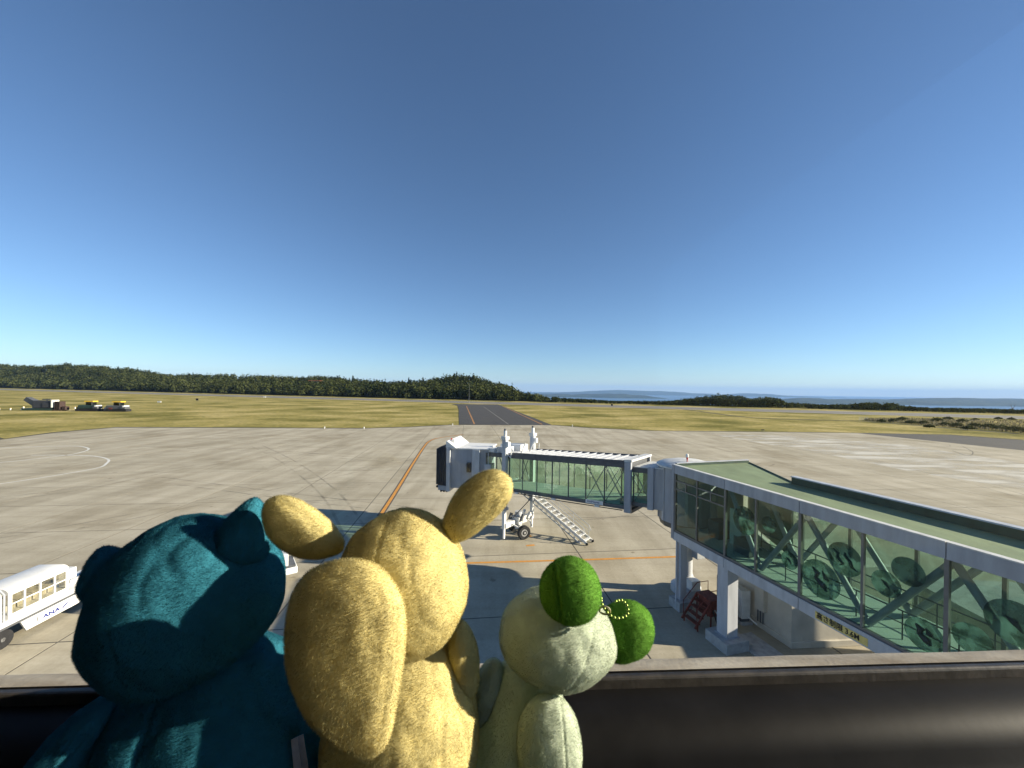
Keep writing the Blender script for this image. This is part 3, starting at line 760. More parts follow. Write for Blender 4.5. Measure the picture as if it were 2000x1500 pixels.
for i, (px, py, d, r_) in enumerate(discs):
    d = dglass(px, py); l = LD(d); z = AT(px, py, d)[2]
    c = Vector(K(l, 0.10, z)); ax = Vector((rv.x, rv.y, 0))
    t = root('film_disc', c, dl[i], 'window disc', 'round film discs on the corridor glass')
    B().lathe(c, ax, [(-0.006, r_ * 0.98), (-0.003, r_), (0.003, r_), (0.006, r_ * 0.98)], 40).build('disc', 'film', t)
    def D(u_, v_): return K(l + u_ * r_, 0.088, z + v_ * r_)
    if i == 4:
        for sg in (-1, 1):
            B().tube([D(0.35 * sg + 0.3, 0.45), D(0.2 * sg + 0.15, 0.25), D(0.35 * sg, 0.0), D(0.25 * sg - 0.2, -0.3), D(0.5 * sg - 0.25, -0.45)], [0.02, 0.05, 0.06, 0.05, 0.02], 6).build('curl_motif', 'film_motif', t)
    elif i in (3, 7):
        B().tube([D(0.4, 0.5), D(0.1, 0.3), D(0.2, 0.0), D(-0.2, -0.25), D(-0.35, -0.5)], [0.03, 0.10, 0.07, 0.11, 0.03], 6).build('dark_motif', 'film_motif', t)
        B().tube([D(-0.1, 0.5), D(-0.3, 0.2), D(-0.45, 0.1)], [0.02, 0.08, 0.02], 6).build('dark_motif', 'film_motif', t)
    elif i in (2, 5, 9):
        B().tube([D(0.3, 0.2), D(0.0, 0.05), D(-0.25, -0.3)], [0.02, 0.07 * r_ * 2, 0.02], 6).build('dark_motif', 'film_motif', t)

# columns with concrete feet under the corridor
for (l, s, z1, lab) in ((LD(21.3), 0.35, 3.75, 'slim grey steel column on a concrete foot beside the rotunda pedestal'), (LD(18.2), 0.30, 3.75, 'thick pale grey column on a big concrete foot beside the red steps'), (LD(9.0), 1.2, 3.75, 'grey corridor column on a concrete foot near the terminal')):
    c = K(l, s, 0); ang = math.atan2(rv.y, rv.x)
    t = root('corridor_column', c, lab, 'column', 'corridor columns')
    w = 0.42 if l > 17.5 else 0.62
    B().box((c[0], c[1], (0.5 + z1) / 2), (w, w, z1 - 0.5), ang).build('shaft', 'grey_light', t, bevel=0.02)
    B().box((c[0], c[1], 0.25), (w * 2.1, w * 2.1, 0.5), ang).build('footing', 'concrete_block', t, bevel=0.02)
    B().box((c[0], c[1], 0.515), (w * 1.2, w * 1.2, 0.03), ang).build('base_plate', 'grey_panel', t)
    if l > 17.5:
        B().tube([K(l, s - 0.3, 3.7), K(l, s - 0.3, 1.0), K(l - 0.1, s - 0.4, 0.5), K(l - 0.1, s - 0.4, 0.02)], 0.05, 8).build('drain_pipe', 'grey_light', t, smooth=True)

# low service building under the corridor
Q = Vector((13.33, 18.13)); fr = Vector((0.992, 0.08)).normalized()
def S(a, b_, z):
    p = Q + fr * a + wv * b_; return (p.x, p.y, z)
sb = root('service_building', S(1.5, 1.5, 0), 'low cream rendered service building standing under the boarding corridor', 'building')
B().fbox(S, 0, 5.2, 0, 3.6, 0.30, 3.70).build('wall', 'cream_wall', sb)
B().fbox(S, -0.09, 5.3, -0.09, 3.7, 0.0, 0.30).build('plinth', 'cream_wall', sb, bevel=0.02)
B().fbox(S, -0.05, 0.42, -0.05, 0.45, 0.301, 3.69).build('corner_pilaster', 'cream_wall', sb)
B().fbox(S, -0.22, -0.001, 1.25, 1.75, 0.95, 2.15).build('meter_box', 'cream_wall', sb, bevel=0.01)
for k in range(3): B().fbox(S, -0.12, -0.092, 1.35 + k * 0.15, 1.39 + k * 0.15, 0.3, 0.94).build('conduit', 'grey_dark', sb)
B().fbox(S, 0.43, 0.45, -0.012, 0.0, 0.3, 3.68).build('wall_joint', 'grey_dark', sb)
tw_ = root('added_shade_block', (22, 10, 0), 'low flat-roofed block added behind the boarding corridor to shade the ground', 'building')  # block added so its shadow covers the ground under the corridor
B().box((23.2, 9.8, 1.7), (11.0, 14.6, 3.4), -0.10).build('wall', 'cream_wall', tw_)
B().box((23.2, 9.8, 3.50), (11.4, 15.0, 0.2), -0.10).build('roof', 'concrete_block', tw_)
# air conditioner outdoor unit
ac = root('air_conditioner', S(-0.55, 2.3, 0), 'cream outdoor air conditioner unit standing against the service building', 'air conditioner')
B().fbox(S, -0.80, -0.34, 1.85, 2.85, 0.30, 1.75).build('casing', 'white_dirty', ac, bevel=0.02)
for z in (0.68, 1.36):
    c = S(-0.815, 2.42, z); B().lathe(c, (-fr.x, -fr.y, 0), [(0, 0.30), (0.02, 0.30), (0.025, 0.27)], 22).build('fan_grille', 'grey_dark', ac)
    b = B()
    for k in range(4):
        a = k * PI / 4; v = Vector((wv.x, wv.y, 0)) * math.cos(a) * 0.27 + Vector((0, 0, 1)) * math.sin(a) * 0.27
        p = Vector(c) - Vector((fr.x, fr.y, 0)) * 0.03
        b.bar(p - v, p + v, 0.018)
    b.build('fan_guard', 'grey_light', ac)
B().fbox(S, -0.85, -0.25, 1.8, 2.9, 0.0, 0.14).build('base_slab', 'concrete_block', ac)
for q in (1.95, 2.75): B().fbox(S, -0.8, -0.34, q - 0.05, q + 0.05, 0.141, 0.299).build('foot', 'grey_dark', ac)
B().tube([S(-0.5, 1.85, 0.45), S(-0.5, 1.6, 0.4), S(-0.35, 1.45, 0.25)], 0.035, 8).build('coolant_pipe', 'white', ac, smooth=True)
# black ribbed hose hanging behind the thick column
hx = (11.0, 20.05)
hs = root('ribbed_hose', (hx[0], hx[1], 0), 'black ribbed air hose hanging upright behind the thick column', 'hose')
prof = []
for k in range(34): prof += [(0.35 + k * 0.062, 0.13), (0.35 + k * 0.062 + 0.03, 0.165)]
B().lathe((hx[0], hx[1], 0), (0, 0, 1), prof, 14).build('hose', 'black', hs)
B().cyl((hx[0], hx[1], 0.0), (hx[0], hx[1], 0.34), 0.2, 14).build('hose_base', 'grey_dark', hs)
# red steps / equipment
rs = root('red_step_unit', (10.0, 19.9, 0), 'faded red steel step unit standing between the two corridor columns', 'steps')
def RS(a, b_, z):
    p = Vector((10.0, 19.9)) + rv * a + wv * b_; return (p.x, p.y, z)
B().fbox(RS, 0.05, 0.85, -0.5, 0.5, 1.30, 1.42).build('top_platform', 'red', rs, bevel=0.01)
B().fbox(RS, 0.12, 0.80, -0.42, 0.42, 0.55, 1.29).build('cabinet', 'red', rs, bevel=0.01)
for k in range(4): B().fbox(RS, -0.75 + k * 0.2, -0.50 + k * 0.2, -0.45, 0.45, 0.28 + k * 0.26, 0.32 + k * 0.26).build('step', 'red', rs)
for s in (-0.48, 0.48):
    b = B(); b.bar(RS(-0.85, s, 0.15), RS(0.1, s, 1.36), 0.06, 0.10); b.build('stringer', 'red', rs)
    for a in (-0.7, 0.1, 0.8):
        b = B(); b.bar(RS(a, s, 0.0), RS(a, s, min(1.3, 0.35 + (a + 0.8))), 0.06); b.build('leg', 'red', rs)
    B().tube([RS(-0.75, s, 0.4), RS(-0.75, s, 1.1), RS(0.1, s, 1.9), RS(0.8, s, 1.9), RS(0.8, s, 1.4)], 0.02, 6).build('handrail', 'red', rs)
hz_ = root('coiled_hose', RS(0.9, -1.3, 0), 'tangle of tan and black hoses lying beside the red steps', 'hose')
for k in range(5):
    pts = [RS(0.2 + rnd.uniform(-.3, .3), -0.6, 1.0 if k < 2 else 0.05)] + [RS(0.3 + rnd.uniform(-.5, .7), -0.7 - j * 0.35, 0.05 + 0.1 * rnd.random()) for j in range(5)]
    B().tube(smooth_path(pts, 5), 0.035, 6).build('hose_length', 'interior' if k % 2 == 0 else 'black', hz_, smooth=True)
B().fbox(K, 12.5, 16.2, 0.9, 2.2, 0.001, 0.06).build('equipment_pad', 'concrete_block', None)['kind'] = 'structure'

# ------------------------------------------------------------------ movable passenger boarding bridge
RC = Vector((10.65, 23.2)); uj = Vector((-0.7516, 0.6596)); vj = Vector((0.6596, 0.7516))
def zb(t): return 4.52 - 0.066 * (t - 3.29)
def J(t, s, dz):
    p = RC + uj * t + vj * s; return (p.x, p.y, zb(t) + dz)
def JA(t, s, z):
    p = RC + uj * t + vj * s; return (p.x, p.y, z)
jb = root('boarding_bridge', JA(13.1, 0, 0), 'grey and white glass boarding bridge on a wheeled lift column', 'boarding bridge')
# rotunda
b = B(); b.lathe((RC.x, RC.y, 4.35), (0, 0, 1), [(0, 1.62), (3.15, 1.62)], 14); rot = b.build('rotunda', 'grey_panel', jb)
b = B(); b.lathe((RC.x, RC.y, 7.51), (0, 0, 1), [(0, 1.75), (0.10, 1.75), (0.22, 1.5), (0.36, 0.9), (0.42, 0.1)], 28); b.build('rotunda_roof', 'white_dirty', rot, smooth=True)
b = B(); b.lathe((RC.x, RC.y, 4.02), (0, 0, 1), [(0, 1.5), (0.32, 1.6)], 14); b.build('rotunda_floor', 'grey_dark', rot)
for k in range(14):
    a = 2 * PI * (k + 0.5) / 14; p = Vector((RC.x + 1.63 * math.cos(a), RC.y + 1.63 * math.sin(a)))
    B().box((p.x, p.y, 5.92), (0.05, 0.16, 3.1), a).build('shutter_rib', 'grey_light' if k % 2 else 'grey_panel', rot)
b = B(); b.cyl((RC.x - 0.3, RC.y - 0.6, 8.02), (RC.x - 0.3, RC.y - 0.6, 8.15), 0.05, 10); b.cyl((RC.x - 0.3, RC.y - 0.6, 7.85), (RC.x - 0.3, RC.y - 0.6, 8.02), 0.03, 8); b.build('beacon_stem', 'red_light', rot)
B().lathe((RC.x - 0.3, RC.y - 0.6, 8.15), (0, 0, 1), [(0, 0.075), (0.12, 0.08), (0.2, 0.05)], 12).build('beacon', 'white', rot, smooth=True)
b = B(); b.lathe((RC.x - 0.7, RC.y - 0.7, 3.55), (0, 0, 1), [(0, 0.12), (0.12, 0.35), (0.30, 0.4), (0.46, 0.1)], 12); b.build('slip_ring_cover', 'grey_dark', rot)
# pedestal
b = B(); b.lathe((RC.x, RC.y, 0), (0, 0, 1), [(0, 0.85), (0.35, 0.85), (0.55, 0.55), (1.1, 0.36), (4.0, 0.34)], 20); ped = b.build('pedestal', 'grey_light', jb, smooth=True)
B().box((RC.x - 0.35, RC.y - 0.5, 2.55), (0.8, 0.5, 1.0), 0.3).build('control_cabinet', 'white', ped, bevel=0.02)
B().box((RC.x + 0.35, RC.y - 0.75, 2.6), (0.55, 0.45, 0.55), 0.3).build('junction_box', 'grey_light', ped, bevel=0.02)
B().box((RC.x + 0.1, RC.y - 0.65, 0.75), (0.6, 0.6, 0.55), 0.3).build('pump_box', 'white', ped, bevel=0.03)
B().tube([(RC.x + 0.2, RC.y - 0.7, 3.9), (RC.x + 0.5, RC.y - 0.9, 3.3), (RC.x + 0.4, RC.y - 0.8, 2.9)], 0.04, 6).build('cable_loop', 'black', ped, smooth=True)

M['beam_grey'] = mat('dark_beam_grey', (0.14, 0.145, 0.15), 0.55, var=0.12, scale=2.0)
def tunnel(t0, t1, hw, z0, z1, posts, name, xb):
    fl = B().fbox(J, t0, t1, -hw, hw, z0, z0 + 0.24).build(name + '_floor', M['beam_grey'], jb)
    B().fbox(J, t0 + 0.02, t1 - 0.02, -hw + 0.1, hw - 0.1, z0 + 0.241, z0 + 0.26).build('carpet', 'mint_floor', fl)
    tp = B().fbox(J, t0, t1, -hw, hw, z1 - 0.32, z1 - 0.02).build(name + '_roof_frame', 'grey_dark', jb)
    for s in (-hw, hw):
        for p in posts:
            B().fbox(J, p - 0.035, p + 0.035, s - 0.03, s + 0.03, z0 + 0.24, z1 - 0.32).build('window_post', 'grey_dark', jb)
        for p, q in zip(posts[:-1], posts[1:]):
            B().fbox(J, p + 0.035, q - 0.035, s - 0.006, s + 0.006, z0 + 0.24, z1 - 0.32).build('window_pane', 'glass_green', jb)
    for (p, q) in xb:
        for s in (-hw + 0.12, hw - 0.12):
            b = B(); b.bar(J(p, s, z0 + 0.3), J(q, s, z1 - 0.35), 0.06); b.bar(J(q, s, z0 + 0.3), J(p, s, z1 - 0.35), 0.055); b.build('cross_brace', 'grey_panel', jb)
    return tp
posts = [3.29 + 1.39 * k for k in range(9)] + [15.6]
tp = tunnel(3.0, 15.7, 1.5, 0.0, 2.95, posts, 'outer_tunnel', [(3.29, 4.68), (4.68, 6.07), (13.2, 14.2)])
NP = 15
for k in range(NP):
    a0 = 3.1 + (12.6 - 3.1) * k / NP; a1 = 3.1 + (12.6 - 3.1) * (k + 1) / NP - 0.10
    B().fbox(J, a0, a1, -1.36, 1.36, 2.935, 2.99).build('roof_panel', 'white', tp, bevel=0.01)
    B().fbox(J, a1 + 0.02, a1 + 0.08, -1.40, 1.40, 2.935, 3.08).build('roof_rib', 'grey_panel', tp)
for s in (-1.47, 1.47): B().fbox(J, 3.0, 12.7, s - 0.04, s + 0.04, 2.94, 3.09).build('roof_edge_rail', 'grey_dark', tp)
B().fbox(J, 2.85, 3.27, -1.62, -1.42, -0.15, 3.02).build('end_frame', 'grey_panel', jb)
B().fbox(J, 2.85, 3.27, 1.42, 1.62, -0.15, 3.02).build('end_frame', 'grey_panel', jb)
B().fbox(J, 2.8, 3.3, -1.60, 1.60, 3.021, 3.16).build('end_frame_top', 'white_dirty', jb)
B().fbox(J, 2.85, 3.27, -1.42, 1.42, -0.2, -0.01).build('end_frame_bottom', 'grey_dark', jb)
tunnel(1.1, 3.7, 1.28, 0.26, 2.68, [1.7, 2.8, 3.6], 'inner_tunnel', [(1.75, 2.75)])
B().fbox(J, 1.6, 2.8, -1.25, 1.25, 2.665, 2.72).build('inner_roof_panel', 'white_dirty', jb)
B().fbox(J, 1.50, 1.86, -1.45, -1.2, 0.2, 2.75).build('inner_end_frame', 'grey_panel', jb)
for s_ in (-1.30, 1.30): B().fbox(J, 0.85, 1.66, s_ - 0.05, s_ + 0.05, 0.24, 2.66).build('joint_panel', 'grey_panel', jb)
B().fbox(J, 0.85, 1.66, -1.3, 1.3, 2.67, 2.74).build('joint_roof', 'white_dirty', jb)
# lamps, cable tray and hazard strip along the tunnel
for t_ in (5.0, 8.5, 12.0): B().fbox(J, t_, t_ + 0.35, -1.60, -1.51, -0.10, 0.02).build('underside_lamp', 'white', jb)
B().tube([J(3.4, -1.56, -0.05), J(8.0, -1.57, -0.09), J(13.0, -1.56, -0.05)], 0.03, 6).build('cable_run', 'black', jb)
B().fbox(J, 3.3, 15.6, -1.525, -1.501, 0.10, 0.115).build('beam_seam', 'grey_dark', jb)
# maker's plate
B().fbox(J, 4.75, 6.05, -1.545, -1.532, 0.06, 0.32).build('maker_plate', 'white', jb)
text_mesh('maker_lettering', 'ShinMaywa', 0.21, jb, J(5.95, -1.549, 0.13), (-uj.x, -uj.y, 0.066), (0, 0, 1), 'blue_text')
# roof equipment between lift columns and cab
B().fbox(J, 12.8, 15.5, -1.2, 1.2, 2.935, 3.0).build('rear_roof', 'white', tp)
B().fbox(J, 13.6, 14.6, -1.3, -0.3, 3.0, 3.45).build('air_unit', 'grey_light', tp, bevel=0.02)
B().fbox(J, 13.3, 15.6, 0.2, 1.2, 3.0, 3.5).build('air_unit', 'white', tp, bevel=0.02)
B().fbox(J, 14.9, 15.6, -1.3, -0.6, 2.95, 3.3).build('cable_box', 'white', tp, bevel=0.02)
for s in (-0.6, 0.5):
    B().tube([J(12.5, s, 3.0), J(12.3, s, 3.5), J(12.1, s, 3.75)], 0.05, 6).build('roof_handle', 'white', tp)
# lift columns and bogie
T_L = 13.25
for s in (-1.78, 1.78):
    zt = 8.35
    lc = B().fbox(JA, T_L - 0.2, T_L + 0.2, s - 0.16, s + 0.16, 2.6, zt - 0.35).build('lift_column', 'grey_light', jb, bevel=0.02)
    B().fbox(JA, T_L - 0.13, T_L + 0.13, s - 0.11, s + 0.11, 0.9, 2.62).build('lift_leg', 'white', lc)
    B().fbox(JA, T_L - 0.26, T_L + 0.26, s - 0.22, s + 0.22, 2.4, 2.6).build('lift_collar', 'grey_panel', lc)
    B().fbox(JA, T_L - 0.26, T_L + 0.26, s - 0.24, s + 0.24, zt - 0.36, zt - 0.1).build('drive_head', 'white_dirty', lc, bevel=0.02)
    B().cyl(JA(T_L, s, zt - 0.1), JA(T_L, s, zt + 0.35), 0.13, 12).build('drive_motor', 'white', lc, smooth=True)
    B().cyl(JA(T_L + 0.02, s, zt + 0.35), JA(T_L + 0.02, s, zt + 0.5), 0.09, 12).build('motor_cap', 'grey_dark', lc, smooth=True)
    B().fbox(JA, T_L - 0.45, T_L - 0.2, s - 0.13, s + 0.13, zt - 0.9, zt - 0.5).build('limit_box', 'white', lc)
    B().tube([JA(T_L - 0.2, s, 6.9), JA(T_L - 0.6, s, 6.6), JA(T_L - 0.7, s, 7.4)], 0.04, 6).build('cable_arm', 'white', lc)
    B().fbox(JA, T_L - 0.07, T_L + 0.07, s - 0.08, s + 0.08, 0.12, 0.9).build('leg_strut', 'white', lc)
    B().fbox(JA, T_L - 0.15, T_L + 0.15, s * 0.82 - 0.1, s * 0.82 + 0.1, 3.6, 3.9).build('column_bracket', 'grey_dark', lc)
bog = B().fbox(JA, T_L - 0.22, T_L + 0.22, -1.8, 1.8, 0.95, 1.35).build('cross_beam', 'white', jb, bevel=0.03)
B().fbox(JA, T_L - 0.5, T_L + 0.4, -0.55, 0.55, 1.0, 1.55).build('bogie_frame', 'white_dirty', bog, bevel=0.03)
B().cyl(JA(T_L, 0, 0.5), JA(T_L, 0, 1.9), 0.3, 14).build('slew_bearing', 'grey_light', bog, smooth=True)
for k, (dt, ds) in enumerate(((-0.55, -0.35), (-0.55, 0.55), (0.4, -0.7), (0.2, 0.8))):
    B().cyl(JA(T_L + dt, ds, 1.3), JA(T_L + dt, ds + 0.28, 1.75), 0.13, 12).build('drive_gearmotor', 'white' if k % 2 else 'grey_dark', bog, smooth=True)
wa = Vector((0.42, -0.90, 0)).normalized()     # wheel axle direction: the bogie is turned towards the apron
wc = Vector(JA(T_L - 0.15, -0.15, 0.54))
B().cyl(wc - wa * 1.0, wc + wa * 1.0, 0.11, 10).build('axle', 'grey_dark', bog)
for sg in (-1, 1):
    c = wc + wa * 0.95 * sg
    ty = B().lathe(c, wa * sg, [(-0.20, 0.40), (-0.2, 0.50), (-0.12, 0.54), (0.12, 0.54), (0.2, 0.50), (0.2, 0.31), (0.16, 0.29)], 28).build('wheel', 'black', bog, smooth=True)
    B().lathe(c, wa * sg, [(0.10, 0.29), (0.16, 0.29), (0.17, 0.2), (0.12, 0.17), (0.12, 0.10), (0.21, 0.09), (0.22, 0.02)], 20).build('wheel_rim', 'hub', bog, smooth=True)
for s in (-1.3, 1.3):
    b = B(); b.bar(JA(T_L + 0.1, s, 1.35), JA(T_L - 0.9, s * 0.5, 0.75), 0.1); b.build('tie_bar', 'white', bog)
# service platform hanging by the near lift column
B().fbox(JA, T_L + 0.45, T_L + 1.1, -2.0, -1.4, 2.35, 2.42).build('service_platform', 'white', jb)
B().fbox(JA, T_L + 0.5, T_L + 0.8, -1.9, -1.5, 2.42, 3.0).build('service_cabinet', 'grey_panel', jb)
B().tube([JA(T_L - 0.3, -0.5, 3.75), JA(T_L - 1.6, -0.3, 3.4), JA(T_L - 0.4, -1.2, 1.7)], 0.04, 6).build('cable_guide', 'grey_dark', jb)
# cab
CO = Vector((-2.35, 32.6)); ca = Vector((-0.985, 0.17)).normalized(); cb = Vector((0.17, 0.985)).normalized()
def C(a, b_, z):
    p = CO + ca * a + cb * b_; return (p.x, p.y, z)
cab = B().prism([C(-0.4, -0.1, 0)[:2], C(2.9, -0.35, 0)[:2], C(2.9, 3.0, 0)[:2], C(-0.4, 3.0, 0)[:2]], 3.55, 6.85).build('cab', 'grey_panel', jb)
B().prism([C(-0.5, -0.2, 0)[:2], C(2.95, -0.45, 0)[:2], C(2.95, 3.1, 0)[:2], C(-0.5, 3.1, 0)[:2]], 6.851, 6.95).build('cab_roof', 'white', cab)
B().fbox(C, 0.25, 0.9, -0.36, -0.05, 3.55, 6.84).build('shutter_panel', 'grey_light', cab)
B().fbox(C, -0.9, -0.2, -0.45, 0.4, 3.6, 5.7).build('side_cabinet', 'grey_light', cab, bevel=0.02)
B().tube([C(-0.55, -0.45, 5.7), C(-0.55, -0.45, 6.7)], 0.04, 6).build('conduit', 'grey_light', cab)
w_ = B().fbox(C, 1.0, 1.35, -0.42, -0.2, 4.95, 5.75).build('cab_window', 'grey_dark', cab)
B().fbox(C, 1.05, 1.30, -0.44, -0.421, 5.0, 5.7).build('pane', mat('dark_window_glass', (0.02, 0.02, 0.025), 0.1, var=0.05), w_)
b = B(); b.prism([C(2.75, -0.62, 0)[:2], C(3.05, -0.65, 0)[:2], C(3.05, 3.2, 0)[:2], C(2.75, 3.2, 0)[:2]], 3.3, 7.05); b.build('cab_front_frame', 'grey_light', cab)
b = B(); P_ = [C(2.2, -0.6, 6.96), C(3.1, -0.62, 6.96), C(3.1, 3.2, 6.96), C(2.2, 3.2, 6.96), C(3.0, -0.6, 7.55), C(3.1, -0.62, 7.55), C(3.1, 3.2, 7.55), C(3.0, 3.2, 7.55)]
b.hexa(P_); b.build('cab_hood', 'white', cab)
for k in range(5):
    a0 = 3.06 + k * 0.19; dz = 0.06 * math.sin(k)
    b = B(); b.prism([C(a0, -0.55 + 0.02 * k, 0)[:2], C(a0 + 0.10, -0.66 + 0.02 * k, 0)[:2], C(a0 + 0.18, -0.55 + 0.02 * k, 0)[:2], C(a0 + 0.18, 3.1, 0)[:2], C(a0, 3.1, 0)[:2]], 3.75 + 0.02 * k, 7.1 - 0.05 * k + dz)
    b.build('bellows_fold', 'bellows', cab)
b = B(); b.prism([C(3.0, -0.6, 0)[:2], C(3.8, -0.5, 0)[:2], C(3.8, 3.0, 0)[:2], C(3.0, 3.1, 0)[:2]], 3.35, 3.74); b.build('cab_front_apron', 'grey_panel', cab)
B().fbox(C, 3.8, 3.98, -0.5, 3.0, 3.55, 3.7).build('bumper', 'black', cab)
for a in (3.05, 3.3, 3.55): B().fbox(C, a, a + 0.14, -0.3, 0.0, 3.15, 3.35).build('floor_sensor', 'black', cab)
b = B(); b.cyl(C(2.9, 0.2, 7.55), C(2.9, 0.2, 7.7), 0.06, 8); b.build('cab_lamp', 'red_light', cab)
B().fbox(C, 2.6, 2.8, 0.0, 0.3, 7.3, 7.62).build('cab_camera', 'white', cab)
# service stairs on the far side
ST0 = Vector((6.2, 30.05, 0.15)); 
su = Vector((uj.x, uj.y, 0.47)); sside = Vector((vj.x, vj.y, 0))
LEN = 7.9
sr = B(); sr.bar(ST0 - sside * 0.42, ST0 - sside * 0.42 + su * LEN, 0.05, 0.22); stp = sr.build('stair_stringer', 'white', jb)
sr = B(); sr.bar(ST0 + sside * 0.42, ST0 + sside * 0.42 + su * LEN, 0.05, 0.22); sr.build('stair_stringer', 'white', jb)
NS = 17
for k in range(NS):
    p = ST0 + su * (LEN * (k + 0.5) / NS)
    b = B(); ang = math.atan2(uj.y, uj.x)
    b.box((p.x, p.y, p.z + 0.06), (0.26, 0.80, 0.04), ang); b.build('stair_tread', 'white', jb)
    b = B(); b.box((p.x + uj.x * 0.13, p.y + uj.y * 0.13, p.z + 0.0), (0.03, 0.80, 0.10), ang); b.build('stair_riser', 'grey_dark', jb)
sr = B(); off = Vector((0, 0, -0.42))
sr.bar(ST0 + su * 0.5 - sside * 0.42 + off, ST0 - sside * 0.42 + su * LEN + off, 0.06, 0.10); sr.build('stair_lower_chord', 'grey_light', jb)
for k in range(16):
    p = ST0 - sside * 0.42 + su * (0.6 + k * 0.46)
    b = B(); b.bar(p + Vector((0, 0, -0.08)), p + off, 0.10, 0.05); b.build('stair_hanger', 'white', jb)
for s in (-0.45, 0.45):
    e = ST0 + sside * s
    pts = [e + su * 0.35 + Vector((0, 0, 0.55)), e + su * 0.1 + Vector((0, 0, 0.75)), e + su * 0.3 + Vector((0, 0, 1.0)), e + su * LEN + Vector((0, 0, 1.0))]
    rl = B().tube(pts, 0.022, 6).build('stair_handrail', 'grey_light', jb)
    for hgt in (0.4, 0.7): B().tube([e + su * 0.3 + Vector((0, 0, hgt)), e + su * LEN + Vector((0, 0, hgt))], 0.014, 6).build('stair_rail_bar', 'grey_light', rl)
    for k in range(6): B().cyl(e + su * (0.3 + k * 1.45), e + su * (0.3 + k * 1.45) + Vector((0, 0, 1.0)), 0.018, 6).build('stair_rail_post', 'grey_light', rl)
    B().lathe(e + Vector((0.05, 0, -0.03)), (vj.x, vj.y, 0), [(-0.04, 0.11), (0.04, 0.11)], 12).build('stair_wheel', 'black', jb)

# ------------------------------------------------------------------ baggage carts and loader (left)
def wheel(parent, c, ax, r_, w):
    B().lathe(c, ax, [(-w / 2, r_ * 0.7), (-w / 2, r_ * 0.93), (-w / 3, r_), (w / 3, r_), (w / 2, r_ * 0.93), (w / 2, r_ * 0.6)], 24).build('wheel', 'black', parent, smooth=True)
    B().lathe(c, ax, [(w * 0.3, r_ * 0.6), (w * 0.42, r_ * 0.58), (w * 0.36, r_ * 0.3), (w * 0.5, r_ * 0.22), (w * 0.5, 0.02)], 18).build('wheel_rim', 'hub', parent, smooth=True)
cd = Vector((-0.075, 0.997)); cs_ = Vector((0.997, 0.075))
CP = Vector((-22.4, 14.15))
def cart_frame(base):
    def F(a, b_, z):
        p = base + cd * a + cs_ * b_; return (p.x, p.y, z)
    return F
bt = root('baggage_loader', (*cart_frame(CP)(4.0, -0.9, 0)[:2], 0), 'long white baggage loader with two windowed boxes and airline lettering on its skirt', 'baggage loader')
F = cart_frame(CP)
B().fbox(F, -2.0, 9.0, -1.75, 0.0, 0.98, 1.22).build('chassis', 'white', bt, bevel=0.01)
B().fbox(F, -2.0, 9.0, -1.7, -0.03, 0.86, 0.978).build('chassis_groove', 'grey_dark', bt)
B().fbox(F, 3.95, 8.9, -0.06, 0.02, 0.34, 0.858).build('side_skirt', 'white', bt, bevel=0.01)
b = B(); b.add([F(3.95, 0.02, 0.34), F(3.95, 0.02, 0.858), F(3.72, 0.02, 0.858), F(3.95, -0.06, 0.34), F(3.95, -0.06, 0.858), F(3.72, -0.06, 0.858)], [(0, 1, 2), (5, 4, 3), (0, 3, 4, 1), (1, 4, 5, 2), (2, 5, 3, 0)])
b.build('skirt_corner', 'white', bt)
B().fbox(F, -2.0, 2.6, -0.06, 0.02, 0.34, 0.858).build('side_skirt', 'white', bt, bevel=0.01)
B().fbox(F, 4.35, 4.40, 0.021, 0.026, 0.52, 0.72).build('skirt_latch', 'grey_dark', bt)
for (ax_, by) in ((3.15, -0.2), (8.2, -0.2), (3.15, -1.5), (8.2, -1.5)): wheel(bt, F(ax_, by, 0.42), (cs_.x, cs_.y, 0), 0.42, 0.26)
text_mesh('airline_lettering', 'ANA', 0.26, bt, F(4.62, 0.024, 0.49), (cd.x, cd.y, 0), (0, 0, 1), 'blue_text', stretch=1.35, bold=0.010)
for k in range(2):
    b = B(); a = 5.42 + k * 0.16
    b.add([F(a, 0.024, 0.49), F(a + 0.10, 0.024, 0.49), F(a + 0.36, 0.024, 0.70), F(a + 0.24, 0.024, 0.70), F(a, 0.028, 0.49), F(a + 0.10, 0.028, 0.49), F(a + 0.36, 0.028, 0.70), F(a + 0.24, 0.028, 0.70)], [(0, 1, 2, 3), (7, 6, 5, 4), (0, 4, 5, 1), (1, 5, 6, 2), (2, 6, 7, 3), (3, 7, 4, 0)])
    b.build('tail_stripe', 'blue_text' if k == 0 else 'grey_panel', bt)
